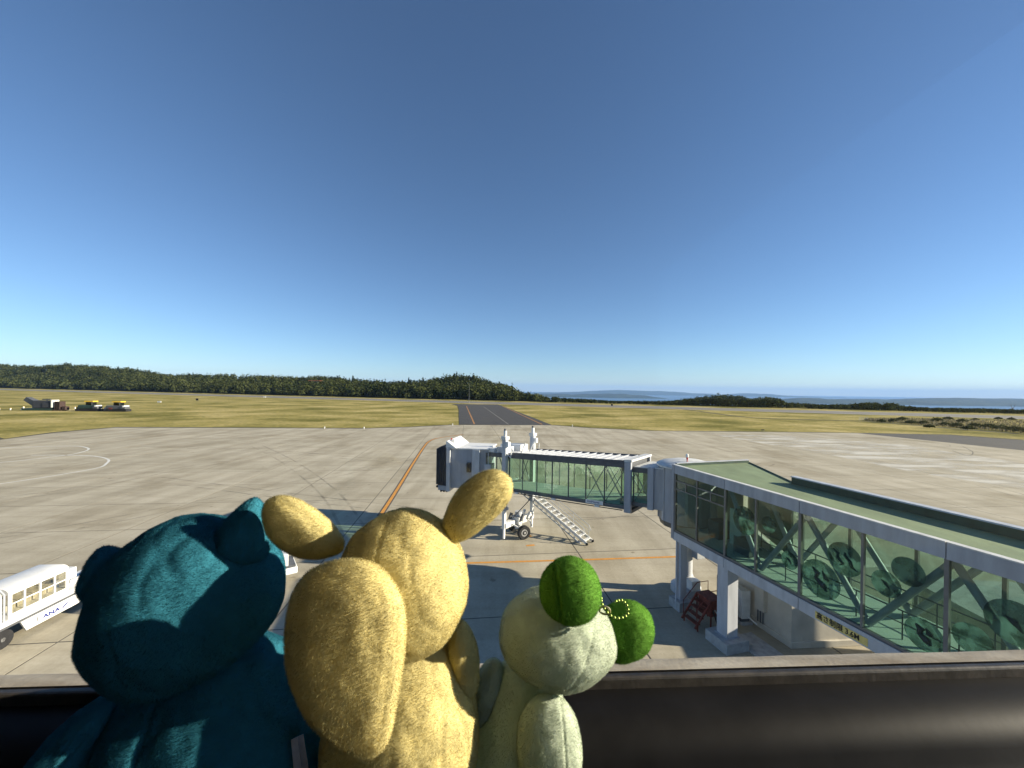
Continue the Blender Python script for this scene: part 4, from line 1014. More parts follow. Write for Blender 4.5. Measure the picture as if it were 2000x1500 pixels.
def cabin(a0, a1, nm):
    fl = B().fbox(F, a0, a1, -1.7, -0.05, 1.221, 1.42).build('box_base', 'white', bt)
    P1 = []
    for (y, z) in ((-0.05, 2.30), (-0.07, 2.46), (-0.16, 2.55), (-0.30, 2.60), (-1.45, 2.60), (-1.59, 2.55), (-1.68, 2.46), (-1.70, 2.30)): P1.append((y, z))
    b = B(); nP = len(P1)
    b.add([F(a0, y, z) for y, z in P1] + [F(a1, y, z) for y, z in P1], [tuple(range(nP)), tuple(range(2 * nP - 1, nP - 1, -1))] + [(i, i + 1, nP + i + 1, nP + i) for i in range(nP - 1)] + [(nP - 1, 0, nP, 2 * nP - 1)])
    b.build('box_roof', 'white', bt, smooth=True)
    for y in (-0.08, -1.67):
        for i, a in enumerate(np.linspace(a0, a1, 5)):
            w2 = 0.07 if i in (0, 4) else 0.035
            ac_ = min(max(a, a0 + w2), a1 - w2)
            B().fbox(F, ac_ - w2, ac_ + w2, y - 0.03, y + 0.03, 1.421, 2.299).build('window_post', 'white', bt)
        B().fbox(F, a0 + 0.14, a1 - 0.14, y - 0.02, y + 0.02, 1.84, 1.89).build('window_bar', 'white', bt)
        aa = np.linspace(a0, a1, 5)
        for i in range(4): B().fbox(F, aa[i] + 0.07, aa[i + 1] - 0.07, y - 0.005, y + 0.005, 1.425, 2.295).build('window_pane', 'cart_glass', bt)
    B().fbox(F, a0 + 0.3, a1 - 0.3, -1.3, -0.5, 1.43, 1.75).build('load_deck', 'interior', bt)
cabin(3.30, 5.85, 'a'); cabin(0.55, 3.05, 'b')
B().tube([F(3.12, -0.03, 1.25), F(3.12, -0.03, 2.45), F(3.12, -0.2, 2.63), F(3.12, -1.55, 2.63), F(3.12, -1.72, 2.45), F(3.12, -1.72, 1.25)], 0.04, 8).build('hoop', 'grey_panel', bt, smooth=True)
B().fbox(F, 5.9, 8.9, -0.12, -0.03, 1.55, 1.72).build('guard_rail', 'white', bt)
B().fbox(F, 6.2, 6.6, -0.9, -0.4, 1.24, 2.15).build('control_box', 'white', bt, bevel=0.02)
for a in (7.2, 8.6): B().fbox(F, a, a + 0.08, -0.12, -0.03, 1.221, 1.549).build('guard_post', 'white', bt)
# second loader whose end shows between the toys
C2 = Vector((-15.2, 21.95)); c2d = Vector((0.80, 0.60)); c2s = Vector((-0.60, 0.80))
def F2(a, b_, z):
    p = C2 + c2d * a + c2s * b_; return (p.x, p.y, z)
b2 = root('belt_loader', F2(1, 0.6, 0), 'white belt loader end showing between the teal and yellow plush toys', 'belt loader')
B().fbox(F2, -4, 2.75, 0, 1.6, 0.55, 0.95).build('chassis', 'white', b2, bevel=0.05)
B().fbox(F2, -4, 2.65, 0.05, 1.55, 0.951, 1.10).build('belt_gap', 'grey_dark', b2)
B().fbox(F2, -4, 2.25, 0.0, 1.6, 1.101, 1.85).build('body', 'white', b2, bevel=0.03)
B().fbox(F2, 0.9, 1.0, -0.01, 0.001, 1.35, 1.5).build('catch', 'grey_dark', b2)
for (a, s) in ((1.7, 0.15), (1.7, 1.45), (-2.8, 0.15), (-2.8, 1.45)): wheel(b2, F2(a, s, 0.32), (-c2s.x, -c2s.y, 0), 0.32, 0.2)
# red and black trolley behind the loader
rt = root('red_trolley', (-26.9, 19.6, 0), 'low red and black tow trolley parked behind the white baggage loader', 'trolley')
B().box((-26.9, 19.6, 0.45), (1.5, 3.4, 0.25), 0.1).build('deck', 'grey_dark', rt)
B().box((-27.0, 20.3, 0.80), (1.3, 1.0, 0.45), 0.1).build('red_locker', 'red', rt, bevel=0.02)
B().tube([(-26.3, 18.0, 0.6), (-26.3, 18.0, 1.3), (-27.4, 17.9, 1.3), (-27.4, 17.9, 0.6)], 0.04, 6).build('push_bar', 'white', rt)
for (x, y) in ((-26.2, 18.5), (-27.6, 18.4), (-26.3, 20.8), (-27.7, 20.7)): wheel(rt, (x, y, 0.26), (1, 0, 0), 0.26, 0.16)

# ------------------------------------------------------------------ far objects on the field
def mach(px, py): x, y, _ = G(px, py); return x, y
x0, y0 = mach(88, 801.5)
mk = root('grounded_machine', (x0, y0, 0), 'dark grey machine with a raised angled tail standing on the far grass', 'machine')
sc = y0 / FPX     # metres per photograph pixel at that distance
def mp_(px, z): return (px - 88) * sc + x0, z
def mbox(t, px0, px1, z0, z1, m, name, dy=2.4, y=None, bev=0.0):
    yc = y0 if y is None else y
    return B().box((x0 + ((px0 + px1) / 2 - 88) * sc, yc, (z0 + z1) / 2), ((px1 - px0) * sc, dy, z1 - z0), 0.06).build(name, m, t, bevel=bev)
mbox(mk, 52, 108, 0.0, 0.9, M['dark_green'], 'skid', 3.0)
bd = mbox(mk, 70, 107, 0.92, 4.3, 'bellows', 'body', 2.6, bev=0.3)
b = B(); b.hexa([(x0 + (p - 88) * sc, y0 + s, z) for (p, z, s) in ((72, 1.6, -1.2), (74, 3.9, -1.2), (74, 3.9, 1.2), (72, 1.6, 1.2), (50, 4.4, -0.9), (56, 5.7, -0.9), (56, 5.7, 0.9), (50, 4.4, 0.9))]); b.build('raised_tail', 'grey_dark', mk)
mbox(mk, 76, 86, 1.6, 3.2, 'bellows', 'side_panel', 2.7); mbox(mk, 90, 103, 1.4, 3.4, 'bellows', 'side_panel', 2.72)
mbox(mk, 106.4, 108.2, 1.4, 4.6, 'white', 'white_stripe', 2.9)
mbox(mk, 84, 99, 4.6, 5.0, 'grey_dark', 'top_vane', 0.5); mbox(mk, 91, 92, 4.2, 4.6, 'grey_dark', 'vane_post', 0.3)
for p in (112, 116, 120): mbox(mk, p, p + 2, 0.6, 4.0, 'brown_rust', 'rib', 2.4)
mbox(mk, 109, 124, 0.0, 0.6, 'brown_rust', 'sill_beam', 2.2)
mbox(mk, 124, 132, 0.2, 1.9, 'brown_rust', 'engine_block', 1.8, bev=0.3)
for (pa, lab, flip) in ((152, 'dark green digger with a yellow cab roof on the far grass', 1), (206, 'dark machine with yellow roof and white panels at the right end of the parked machines', 0)):
    xb, yb = x0 + (pa + 22 - 88) * sc, y0 + 0.5
    t = root('parked_machine', (xb, yb, 0), lab, 'machine', 'machines parked on the far grass')
    mbox(t, pa + 2, pa + 44, 0.0, 1.0, 'black', 'track', 2.6)
    mbox(t, pa + 6, pa + 36, 1.0, 2.6, 'dark_green' if flip else 'grey_dark', 'hull', 2.4, bev=0.25)
    mbox(t, pa + 20, pa + 32, 2.6, 3.8, 'glass_dark', 'cab_window', 1.9)
    for p in (20, 31): mbox(t, pa + p, pa + p + 1, 2.6, 4.0, 'grey_dark', 'cab_post', 2.0)
    mbox(t, pa + 18, pa + 34, 4.0, 4.45, 'yellow', 'cab_roof', 2.3)
    b = B(); b.bar((x0 + (pa + 20 - 88) * sc, yb - 0.4, 2.4), (x0 + (pa - 2 - 88) * sc, yb - 0.4, 1.2), 0.5, 0.8); b.build('front_boom', 'dark_green' if flip else 'grey_panel', t)
    mbox(t, pa + 34, pa + 43, 1.1, 2.2, 'grey_dark', 'rear_panel', 2.5, bev=0.2)
    mbox(t, pa + 38, pa + 41, 1.9, 2.6, 'white', 'lamp_box', 2.6)
    if not flip: mbox(t, pa + 12, pa + 18, 0.9, 1.7, 'red', 'red_valve_panel', 2.7)
for px in (-18, 3, 25, 47, 50, 70, 91, 113, 135, 138, 150, 158, 180, 201, 248):
    py = {50: 797, 150: 798, 248: 800}.get(px, 800.5)
    x, y = mach(px, py)
    t = root('marker_post', (x, y, -0.06), 'small white marker post on the far grass round the machines', 'marker post', 'white marker posts round the machines')
    B().box((x, y - 0.8, 0.35), (0.45, 0.35, 0.80)).build('post', 'white', t, bevel=0.04)
    B().box((x, y - 0.8, 0.80), (0.55, 0.45, 0.10)).build('cap', 'yellow', t)
# field signs and lights
for (px, py, w, h, m, lab) in ((385, 782.5, 1.8, 1.6, 'black_paint', 'black field sign board on the grass left of the taxiway'), (1195, 793, 1.3, 1.6, 'black_paint', 'black field sign board right of the taxiway end'), (1847, 804, 1.2, 1.1, 'black_paint', 'black field sign board above the scrub'),
                               (311, 786.5, 2.4, 0.9, 'white', 'small white box on the grass left of the taxiway'), (1490, 841, 0.9, 0.25, 'black_paint', 'low black drain lid at the grass edge'), (517, 777, 2.5, 1.6, 'white', 'small white cabin beside the runway')):
    x, y, _ = G(px, py)
    t = root('field_sign', (x, y, -0.06), lab, 'sign')
    B().box((x, y, 0.15 + h / 2), (w, 0.25, h)).build('board', m, t, bevel=0.02)
    for s in (-0.35, 0.35): B().box((x + s * w, y, 0.05), (0.08, 0.08, 0.24)).build('leg', 'grey_light', t)
for (px, py) in ((634, 837.5), (711, 837.8), (884, 831), (1118, 833)):
    x, y, _ = G(px, py)
    t = root('edge_light', (x, y, -0.05), 'small white apron edge light at the grass line', 'edge light', 'apron edge lights')
    B().cyl((x, y, -0.05), (x, y, 0.35), 0.09, 8).build('stem', 'white', t); B().lathe((x, y, 0.35), (0, 0, 1), [(0, 0.15), (0.15, 0.17), (0.25, 0.08)], 10).build('lens', 'white', t)
# thin mast before the wood, two-armed mast far right, orange hut on the hill
x, y, _ = G(916, 786); ms = root('antenna_mast', (x, y, 0), 'thin tall antenna mast before the wood left of the taxiway end', 'mast')
B().tube([(x, y, 0), (x, y, 17)], [0.22, 0.10], 8).build('pole', 'grey_dark', ms); B().box((x, y, 8), (0.7, 0.3, 0.4)).build('clamp', 'grey_dark', ms); B().box((x, y, 0.4), (0.9, 0.9, 0.9)).build('plinth', 'concrete_block', ms)
x, y, _ = G(1978, 803); ms = root('two_armed_mast', (x, y, 0), 'forked mast with two raised arms on the far right of the field', 'mast')
B().tube([(x, y, 0), (x, y, 2.4)], 0.35, 8).build('pole', 'grey_dark', ms)
for s in (-1, 1):
    B().tube([(x, y, 2.2), (x + s * 1.2, y, 3.4), (x + s * 1.7, y, 5.2)], [0.16, 0.13, 0.08], 6).build('arm', 'grey_dark', ms)
    B().box((x + s * 1.6, y, 5.0), (0.9, 0.3, 0.25)).build('arm_head', 'grey_dark', ms)
Yh = 600.0
x, y, z = AT(616, 745, Yh); hl = root('hill_hut', (x, y, z - 8), 'small orange roofed hut showing above the wood on the hill', 'hut')
B().box((x, y, z - 3.6), (9, 6, 8.4)).build('wall', 'white_dirty', hl); B().prism([(x - 9, y - 4), (x + 9, y - 4), (x + 9, y + 4), (x - 9, y + 4)], z + 0.6, z + 1.8).build('roof', mat('orange_roof', (0.45, 0.16, 0.08), 0.8), hl)
x, y, _ = G(1678, 821); fe = root('wire_fence', (x, y, 0), 'short wire fence at the end of the pampas scrub', 'fence')
for k in range(6): B().cyl((x + k * 0.9, y + k * 0.1, -0.05), (x + k * 0.9, y + k * 0.1, 1.6), 0.05, 6).build('post', 'grey_light', fe)
for zz in (0.5, 1.0, 1.5): B().tube([(x, y, zz), (x + 4.5, y + 0.5, zz)], 0.02, 5).build('wire', 'grey_light', fe)

# ------------------------------------------------------------------ the viewing room: window, ledge, counter, walls
wa_ = R(3.13); wt = Vector((math.cos(wa_), math.sin(wa_))); wn_ = Vector((-math.sin(wa_), math.cos(wa_)))
def W(a, n_, z):
    p = wt * a + wn_ * n_; return (p.x, p.y, CAMZ + z)
M['ledge'] = mat('stained_stone_ledge', (0.60, 0.52, 0.41), 0.85, var=0.22, scale=22, tint=(0.30, 0.23, 0.16), bump=0.08, bscale=140, stretch=(0.35, 1, 1))
M['dark_frame'] = mat('dark_brown_window_frame', (0.050, 0.043, 0.037), 0.5, var=0.3, scale=30, bump=0.05, bscale=120)
M['counter'] = mat('black_counter_laminate', (0.011, 0.0105, 0.011), 0.5, var=0.25, scale=9, spec=0.09, bump=0.01, bscale=60)
M['room_wall'] = mat('grey_room_paint', (0.34, 0.33, 0.31), 0.9, var=0.06, scale=1.0)
M['room_floor'] = mat('dark_carpet', (0.05, 0.05, 0.055), 0.95, var=0.2, scale=20)
A0, A1 = -4.0, 1.9
b = B()      # rounded back rail of the counter running down to a flat shelf
cp = [(0.533, -0.4205), (0.518, -0.4205), (0.503, -0.4225), (0.489, -0.427), (0.477, -0.434), (0.467, -0.443), (0.460, -0.454), (0.456, -0.466), (0.450, -0.475), (-0.05, -0.475), (-0.05, -0.51), (0.533, -0.51)]
nP = len(cp)
b.add([W(A0, n_, z) for n_, z in cp] + [W(A1, n_, z) for n_, z in cp], [tuple(range(nP)), tuple(range(2 * nP - 1, nP - 1, -1))] + [(i, (i + 1) % nP, nP + (i + 1) % nP, nP + i) for i in range(nP)])
structure(b.build('counter', 'counter', None, smooth=True))
wf = root('window', W(0, 0.54, -0.42), 'big clear window pane in a dark brown frame with a weathered outer ledge', 'window')
B().fbox(W, A0, A1, 0.5335, 0.545, -0.51, -0.4055).build('bottom_rail', 'dark_frame', wf, bevel=0.003)
B().fbox(W, A0, A1, 0.5345, 0.546, 1.25, 1.35).build('top_rail', 'dark_frame', wf)
for a in (A0 + 0.03, A1 - 0.03): B().fbox(W, a - 0.03, a + 0.03, 0.5345, 0.546, -0.405, 1.25).build('side_rail', 'dark_frame', wf)
B().fbox(W, A0 + 0.06, A1 - 0.06, 0.5385, 0.5425, -0.405, 1.25).build('window_pane', 'glass_clear', wf)
b = B()
N = 240
for i in range(N + 1):
    a = A0 + (A1 - A0) * i / N
    j = noise.fractal(Vector((a * 9, 0.3, 1.0)), 1.0, 2.0, 4) * 0.0016
    b.v += [W(a, 0.5455, -0.4045), W(a, 0.567 + j * 0.6, -0.4052 + j * 0.4), W(a, 0.574 + j, -0.4085), W(a, 0.575, -0.46)]
b.f = [(i * 4 + k, i * 4 + 4 + k, i * 4 + 5 + k, i * 4 + 1 + k) for i in range(N) for k in range(3)]
b.build('outer_ledge', 'ledge', wf, smooth=True)
structure(B().fbox(W, A0, A1, -3.2, 0.53, -1.62, -1.50).build('room_floor', 'room_floor'))
structure(B().fbox(W, A0, A1 - 0.001, -3.2, 0.56, 1.351, 1.55).build('room_ceiling', 'room_wall'))
structure(B().fbox(W, A0, A1, -3.3, -3.2, -1.5, 1.35).build('room_back_wall', 'room_wall'))
structure(B().fbox(W, A0 - 0.1, A0, -3.3, 0.56, -1.62, 1.55).build('room_side_wall', 'room_wall'))
structure(B().fbox(W, A0, A1, 0.42, 0.53, -1.5, -0.511).build('room_front_wall', 'room_wall'))
structure(B().fbox(W, A0, A1, 0.30, 0.56, -11.99, -1.621).build('terminal_facade', 'cream_wall'))
sw = root('side_window', W(A1, -1.3, -1.5), 'clear side window of the viewing room beside the counter', 'window')
B().fbox(W, A1 - 0.02, A1 - 0.012, -3.19, 0.50, -1.49, 1.34).build('window_pane', 'glass_clear', sw)

# ------------------------------------------------------------------ plush toys on the counter (plain generic animals)
def plush_mat(name, col):
    m = bpy.data.materials.new(name); m.use_nodes = True
    n = m.node_tree.nodes; L = m.node_tree.links; n.clear()
    o = n.new('ShaderNodeOutputMaterial'); d = n.new('ShaderNodeBsdfDiffuse'); t = n.new('ShaderNodeBsdfTranslucent'); mx = n.new('ShaderNodeMixShader')
    sh = n.new('ShaderNodeBsdfSheen'); sh.inputs['Roughness'].default_value = 0.35; ad = n.new('ShaderNodeMixShader'); ad.inputs[0].default_value = 0.12
    at = n.new('ShaderNodeAttribute'); at.attribute_name = 'tint'
    mr = n.new('ShaderNodeMapRange'); mr.inputs['To Min'].default_value = 0.90; mr.inputs['To Max'].default_value = 1.08; L.new(at.outputs['Fac'], mr.inputs[0])
    geo = n.new('ShaderNodeNewGeometry'); tx = n.new('ShaderNodeTexNoise'); tx.inputs['Scale'].default_value = 45; tx.inputs['Detail'].default_value = 4; L.new(geo.outputs['Position'], tx.inputs['Vector'])
    m2 = n.new('ShaderNodeMapRange'); m2.inputs['From Min'].default_value = 0.3; m2.inputs['From Max'].default_value = 0.7; m2.inputs['To Min'].default_value = 0.86; m2.inputs['To Max'].default_value = 1.1; L.new(tx.outputs[0], m2.inputs[0])
    pr = n.new('ShaderNodeMath'); pr.operation = 'MULTIPLY'; L.new(mr.outputs[0], pr.inputs[0]); L.new(m2.outputs[0], pr.inputs[1])
    c = n.new('ShaderNodeVectorMath'); c.operation = 'SCALE'; c.inputs[0].default_value = col; L.new(pr.outputs[0], c.inputs['Scale'])
    for s in (d, t): L.new(c.outputs[0], s.inputs[0])
    L.new(c.outputs[0], sh.inputs['Color'])
    nb = n.new('ShaderNodeTexNoise'); nb.inputs['Scale'].default_value = 420; nb.inputs['Detail'].default_value = 3; L.new(geo.outputs['Position'], nb.inputs['Vector'])
    bp = n.new('ShaderNodeBump'); bp.inputs['Strength'].default_value = 0.15; bp.inputs['Distance'].default_value = 0.0010; L.new(nb.outputs[0], bp.inputs['Height']); L.new(bp.outputs[0], d.inputs['Normal'])
    mx.inputs[0].default_value = 0.28; L.new(d.outputs[0], mx.inputs[1]); L.new(t.outputs[0], mx.inputs[2])
    L.new(mx.outputs[0], ad.inputs[1]); L.new(sh.outputs[0], ad.inputs[2]); L.new(ad.outputs[0], o.inputs[0])
    return m
M['plush_teal'] = plush_mat('teal_plush', (0.055, 0.27, 0.37))
M['plush_yellow'] = plush_mat('yellow_plush', (0.95, 0.82, 0.39))
M['plush_pale'] = plush_mat('pale_green_plush', (0.73, 0.81, 0.64))
M['plush_green'] = plush_mat('leaf_green_plush', (0.19, 0.42, 0.07))

bm = bmesh.new(); bmesh.ops.create_icosphere(bm, subdivisions=6, radius=1.0)
ICO_V = np.array([v.co[:] for v in bm.verts]); ICO_F = np.array([[v.index for v in f.verts] for f in bm.faces]); bm.free()

def blob(parent, name, c, rad, m, tilt=0.0, pitch=0.0, yaw=0.0, shape=None, lump=0.03, seam=None, seed=0.0, pile=0.0025, density=5.5e6, crease=0.0, sq=1.0, fit=None):
    """one stuffed plush part: a lumpy closed skin with short pile; c centre, rad half sizes (x across, y depth, z up)"""
    c = np.array(c); d = ICO_V.copy()
    if sq != 1.0:
        d = np.sign(d) * np.abs(d) ** sq; d /= np.maximum(np.linalg.norm(d, axis=1), 1e-6)[:, None] ** 0.6
    v = d * np.array(rad)
    if shape is not None: v = shape(d, v)
    rm = float(np.mean(rad))
    amp = np.array([noise.fractal(Vector((p[0] * 1.6 + seed, p[1] * 1.6, p[2] * 1.6)), 1.0, 2.0, 3) for p in d]) * lump * rm
    if crease:
        amp -= np.array([max(0.0, 0.16 - abs(noise.noise(Vector((p[0] * 2.1 + seed * 3, p[1] * 2.1 + 4, p[2] * 1.3))))) for p in d]) * crease * rm
    v = v + d * amp[:, None]
    if seam is not None:
        # stitched groove where the local x = seam plane meets the skin
        for (ax, off, dep, wid) in seam:
            dist = v[:, ax] - off
            v = v - d * (dep * np.exp(-(dist / wid) ** 2))[:, None]
    Rm = np.array(Matrix.Rotation(yaw, 3, 'Z') @ Matrix.Rotation(tilt, 3, 'Y') @ Matrix.Rotation(pitch, 3, 'X'))
    v = v @ Rm.T
    if fit is not None:      # real size and place chosen so that the part's outline spans these photograph pixels
        cr_, sr_ = math.cos(ROLL), math.sin(ROLL)
        for _ in range(8):
            w_ = v + c; u_ = w_[:, 0] / w_[:, 1] * FPX; q_ = (CAMZ - w_[:, 2]) / w_[:, 1] * FPX
            pu, pv = 1000 + u_ * cr_ - q_ * sr_, HOR + u_ * sr_ + q_ * cr_
            v[:, 0] *= (fit[1] - fit[0]) / (pu.max() - pu.min()); v[:, 2] *= (fit[3] - fit[2]) / (pv.max() - pv.min())
            c = c + np.array([((fit[0] + fit[1]) - (pu.min() + pu.max())) / 2, 0, -((fit[2] + fit[3]) - (pv.min() + pv.max())) / 2]) * c[1] / FPX
    v = v + c
    o0 = np.array(ORG[parent.name])
    me = bpy.data.meshes.new(name); me.from_pydata((v - o0).tolist(), [], ICO_F.tolist())
    me.polygons.foreach_set('use_smooth', [True] * len(me.polygons))
    me.materials.append(M[m])
    me.attributes.new('tint', 'FLOAT', 'POINT').data.foreach_set('value', [0.35] * len(v))
    o = bpy.data.objects.new(name, me); COL.objects.link(o); o.parent = parent; ORG[o.name] = ORG[parent.name]
    # pile
    a, b_, e = v[ICO_F[:, 0]], v[ICO_F[:, 1]], v[ICO_F[:, 2]]
    fn = np.cross(b_ - a, e - a); ar = np.linalg.norm(fn, axis=1) / 2
    vn = np.zeros_like(v)
    for k in range(3): np.add.at(vn, ICO_F[:, k], fn)
    vn /= np.linalg.norm(vn, axis=1)[:, None]
    fc = (a + b_ + e) / 3; view = np.array([0, 0, CAMZ]) - fc; view /= np.linalg.norm(view, axis=1)[:, None]
    keep = ((fn / np.maximum(2 * ar[:, None], 1e-12)) * view).sum(1) > -0.55
    keep &= fc[:, 2] > CAMZ - 0.42
    w = np.where(keep, ar, 0); T = int(w.sum() * density)
    if T < 10: return o
    fi = RNG.choice(len(w), size=T, p=w / w.sum())
    r1, r2 = np.sqrt(RNG.random(T)), RNG.random(T)
    w0, w1, w2 = 1 - r1, r1 * (1 - r2), r1 * r2
    F_ = ICO_F[fi]
    p = v[F_[:, 0]] * w0[:, None] + v[F_[:, 1]] * w1[:, None] + v[F_[:, 2]] * w2[:, None]
    nr = vn[F_[:, 0]] * w0[:, None] + vn[F_[:, 1]] * w1[:, None] + vn[F_[:, 2]] * w2[:, None]; nr /= np.linalg.norm(nr, axis=1)[:, None]
    # swirling lay of the pile: smooth field of several waves plus gravity
    s = 1.0
    fl = np.stack([np.sin(p[:, 2] * 95 + seed) + 0.7 * np.sin(p[:, 0] * 150 + seed * 2) + 0.5 * np.sin(p[:, 2] * 420 + p[:, 0] * 300), 0.4 * np.sin(p[:, 0] * 120 + p[:, 2] * 70), -0.9 + 0.6 * np.sin(p[:, 0] * 110 + p[:, 2] * 60 + seed) + 0.5 * np.sin(p[:, 0] * 480 - p[:, 2] * 260)], 1)
    fl += 0.0
    fl -= nr * (fl * nr).sum(1)[:, None]
    dirn = nr * 1.0 + fl * 0.14 + RNG.normal(scale=0.38, size=(T, 3)); dirn /= np.linalg.norm(dirn, axis=1)[:, None]
    ln = pile * RNG.uniform(0.55, 1.15, T)[:, None]
    sd = np.cross(dirn, RNG.normal(size=(T, 3))); sd /= np.linalg.norm(sd, axis=1)[:, None]
    wd = RNG.uniform(0.00007, 0.00012, T)[:, None]
    base = p - nr * 0.0004
    V = np.stack([base - sd * wd, base + sd * wd, base + dirn * ln], 1).reshape(-1, 3) - o0
    NN = nr * 0.85 + dirn * 0.25 + RNG.normal(scale=0.09, size=(T, 3)); NN /= np.linalg.norm(NN, axis=1)[:, None]
    NN = np.repeat(NN, 3, axis=0)
    mf = bpy.data.meshes.new('pile')
    mf.vertices.add(T * 3); mf.vertices.foreach_set('co', V.ravel().astype(np.float32))
    mf.loops.add(T * 3); mf.loops.foreach_set('vertex_index', np.arange(T * 3, dtype=np.int32))
    mf.polygons.add(T); mf.polygons.foreach_set('loop_start', np.arange(0, T * 3, 3, dtype=np.int32))
    mf.update(calc_edges=True)
    mf.polygons.foreach_set('use_smooth', np.ones(T, dtype=bool))
    try:
        ca_ = mf.attributes.new('custom_normal', 'FLOAT_VECTOR', 'POINT'); ca_.data.foreach_set('vector', NN.ravel().astype(np.float32))
    except Exception:
        mf.normals_split_custom_set_from_vertices(NN.tolist())
    tn = np.clip(RNG.normal(0.5, 0.22, T), 0, 1)
    mf.attributes.new('tint', 'FLOAT', 'FACE').data.foreach_set('value', tn.astype(np.float32))
    mf.materials.append(M[m])
    f = bpy.data.objects.new('pile', mf); COL.objects.link(f); f.parent = o; f['kind'] = 'stuff'
    return o

def pear(k, kx=0.0):
    def f(d, v):
        s = 1 - k * d[:, 2]; v = v.copy(); v[:, 0] = v[:, 0] * s + kx * d[:, 2] * 0; v[:, 1] *= s; return v
    return f
def sag(k):
    def f(d, v):
        v = v.copy(); v[:, 0] *= 1 - k * d[:, 2] + 0.12 * k * d[:, 2] ** 2; v[:, 2] = np.where(d[:, 2] < 0, v[:, 2] * 0.92, v[:, 2]); return v
    return f
CT = CAMZ - 0.475
# --- teal bear
px = lambda n_, d: n_ * d / FPX
tb = root('plush_toy', (AT(340, 1400, 0.41)[0], 0.41, CT), 'large teal plush bear seen from behind, head tilted, small rounded ears', 'plush toy', 'plush toys on the counter')
D = 0.405
blob(tb, 'head', AT(356, 1186, D), (px(196, D), px(140, D), px(164, D)), 'plush_teal', tilt=R(-20), shape=pear(0.07), lump=0.04, crease=0.068, seed=1.0, seam=[(0, -0.004, 0.0014, 0.0016)], sq=0.96, fit=(142, 556, 1004, 1374))
blob(tb, 'body', AT(390, 1515, 0.425), (px(258, D), px(150, D), px(200, D)), 'plush_teal', shape=pear(0.26), lump=0.05, crease=0.060, seed=2.2, seam=[(0, -0.035, 0.003, 0.004)], fit=(168, 655, 1225, 1650))
blob(tb, 'ear', AT(203, 1118, 0.40), (px(62, D), px(46, D), px(62, D)), 'plush_teal', tilt=R(-34), shape=pear(0.42), lump=0.05, seed=3.0, fit=(150, 262, 1066, 1176))
blob(tb, 'ear', AT(472, 1046, 0.40), (px(58, D), px(46, D), px(70, D)), 'plush_teal', tilt=R(20), shape=pear(0.42), lump=0.05, seed=4.0, fit=(418, 530, 972, 1118))
blob(tb, 'arm', AT(140, 1455, 0.40), (px(80, D), px(74, D), px(180, D)), 'plush_teal', tilt=R(38), shape=pear(0.12), lump=0.05, crease=0.045, seed=5.0, fit=(25, 260, 1345, 1600))
b = B(); x, y, z = AT(588, 1470, 0.375)
for k in range(2): b.hexa([(x + dx + k * 0.004, y + 0.003 * k + dy, z + dz) for (dx, dy, dz) in ((-0.004, 0, -0.045), (0.006, 0, -0.045), (0.006, 0.0008, -0.045), (-0.004, 0.0008, -0.045), (-0.010, 0, 0.012), (-0.004, 0, 0.015), (-0.004, 0.0008, 0.015), (-0.010, 0.0008, 0.012))])
b.build('sewn_label', mat('white_satin_label', (0.55, 0.53, 0.58), 0.5, var=0.1, scale=60), tb)
# --- yellow animal
yb = root('plush_toy', (AT(785, 1450, 0.375)[0], 0.375, CT), 'yellow plush rabbit seen from behind with spread ears and a thick rounded tail', 'plush toy', 'plush toys on the counter')
D = 0.37
blob(yb, 'head', AT(786, 1142, D), (px(130, D), px(115, D), px(150, D)), 'plush_yellow', shape=pear(0.05), lump=0.035, crease=0.054, seed=7.0, seam=[(0, -0.012, 0.0011, 0.0012)], sq=0.96, fit=(652, 913, 993, 1296))
blob(yb, 'body', AT(790, 1470, 0.385), (px(150, D), px(120, D), px(232, D)), 'plush_yellow', shape=pear(0.10), lump=0.04, crease=0.066, seed=8.0, fit=(624, 934, 1205, 1660))
def lop(d, v):
    v = v.copy(); v[:, 0] *= 1 + 0.18 * d[:, 2]; v[:, 0] += 0.10 * v[:, 2] * d[:, 2]; return v
blob(yb, 'ear', AT(930, 985, 0.372), (px(46, D), px(30, D), px(94, D)), 'plush_yellow', tilt=R(46), shape=lop, lump=0.04, seed=9.0, fit=(862, 1000, 918, 1062))
blob(yb, 'ear', AT(590, 1025, 0.378), (px(50, D), px(30, D), px(100, D)), 'plush_yellow', tilt=R(-62), shape=lop, lump=0.04, seed=10.0, fit=(512, 672, 968, 1092))
blob(yb, 'arm', AT(905, 1290, 0.385), (px(30, D), px(34, D), px(80, D)), 'plush_yellow', tilt=R(-8), lump=0.04, seed=11.0)
def drop(d, v):
    v = v.copy(); s = 0.79 + 0.22 * d[:, 2] - 0.03 * d[:, 2] ** 2; v[:, 0] *= s; v[:, 1] *= s * 0.9 + 0.1; v[:, 0] += 0.008 * np.sin(d[:, 2] * 2.2); return v
DT = 0.30
blob(yb, 'tail', AT(676, 1285, DT), (px(146, DT), px(58, DT), px(184, DT)), 'plush_yellow', tilt=R(-24), pitch=R(-8), shape=drop, lump=0.03, crease=0.036, seed=12.0, pile=0.0026, fit=(556, 792, 1092, 1480))
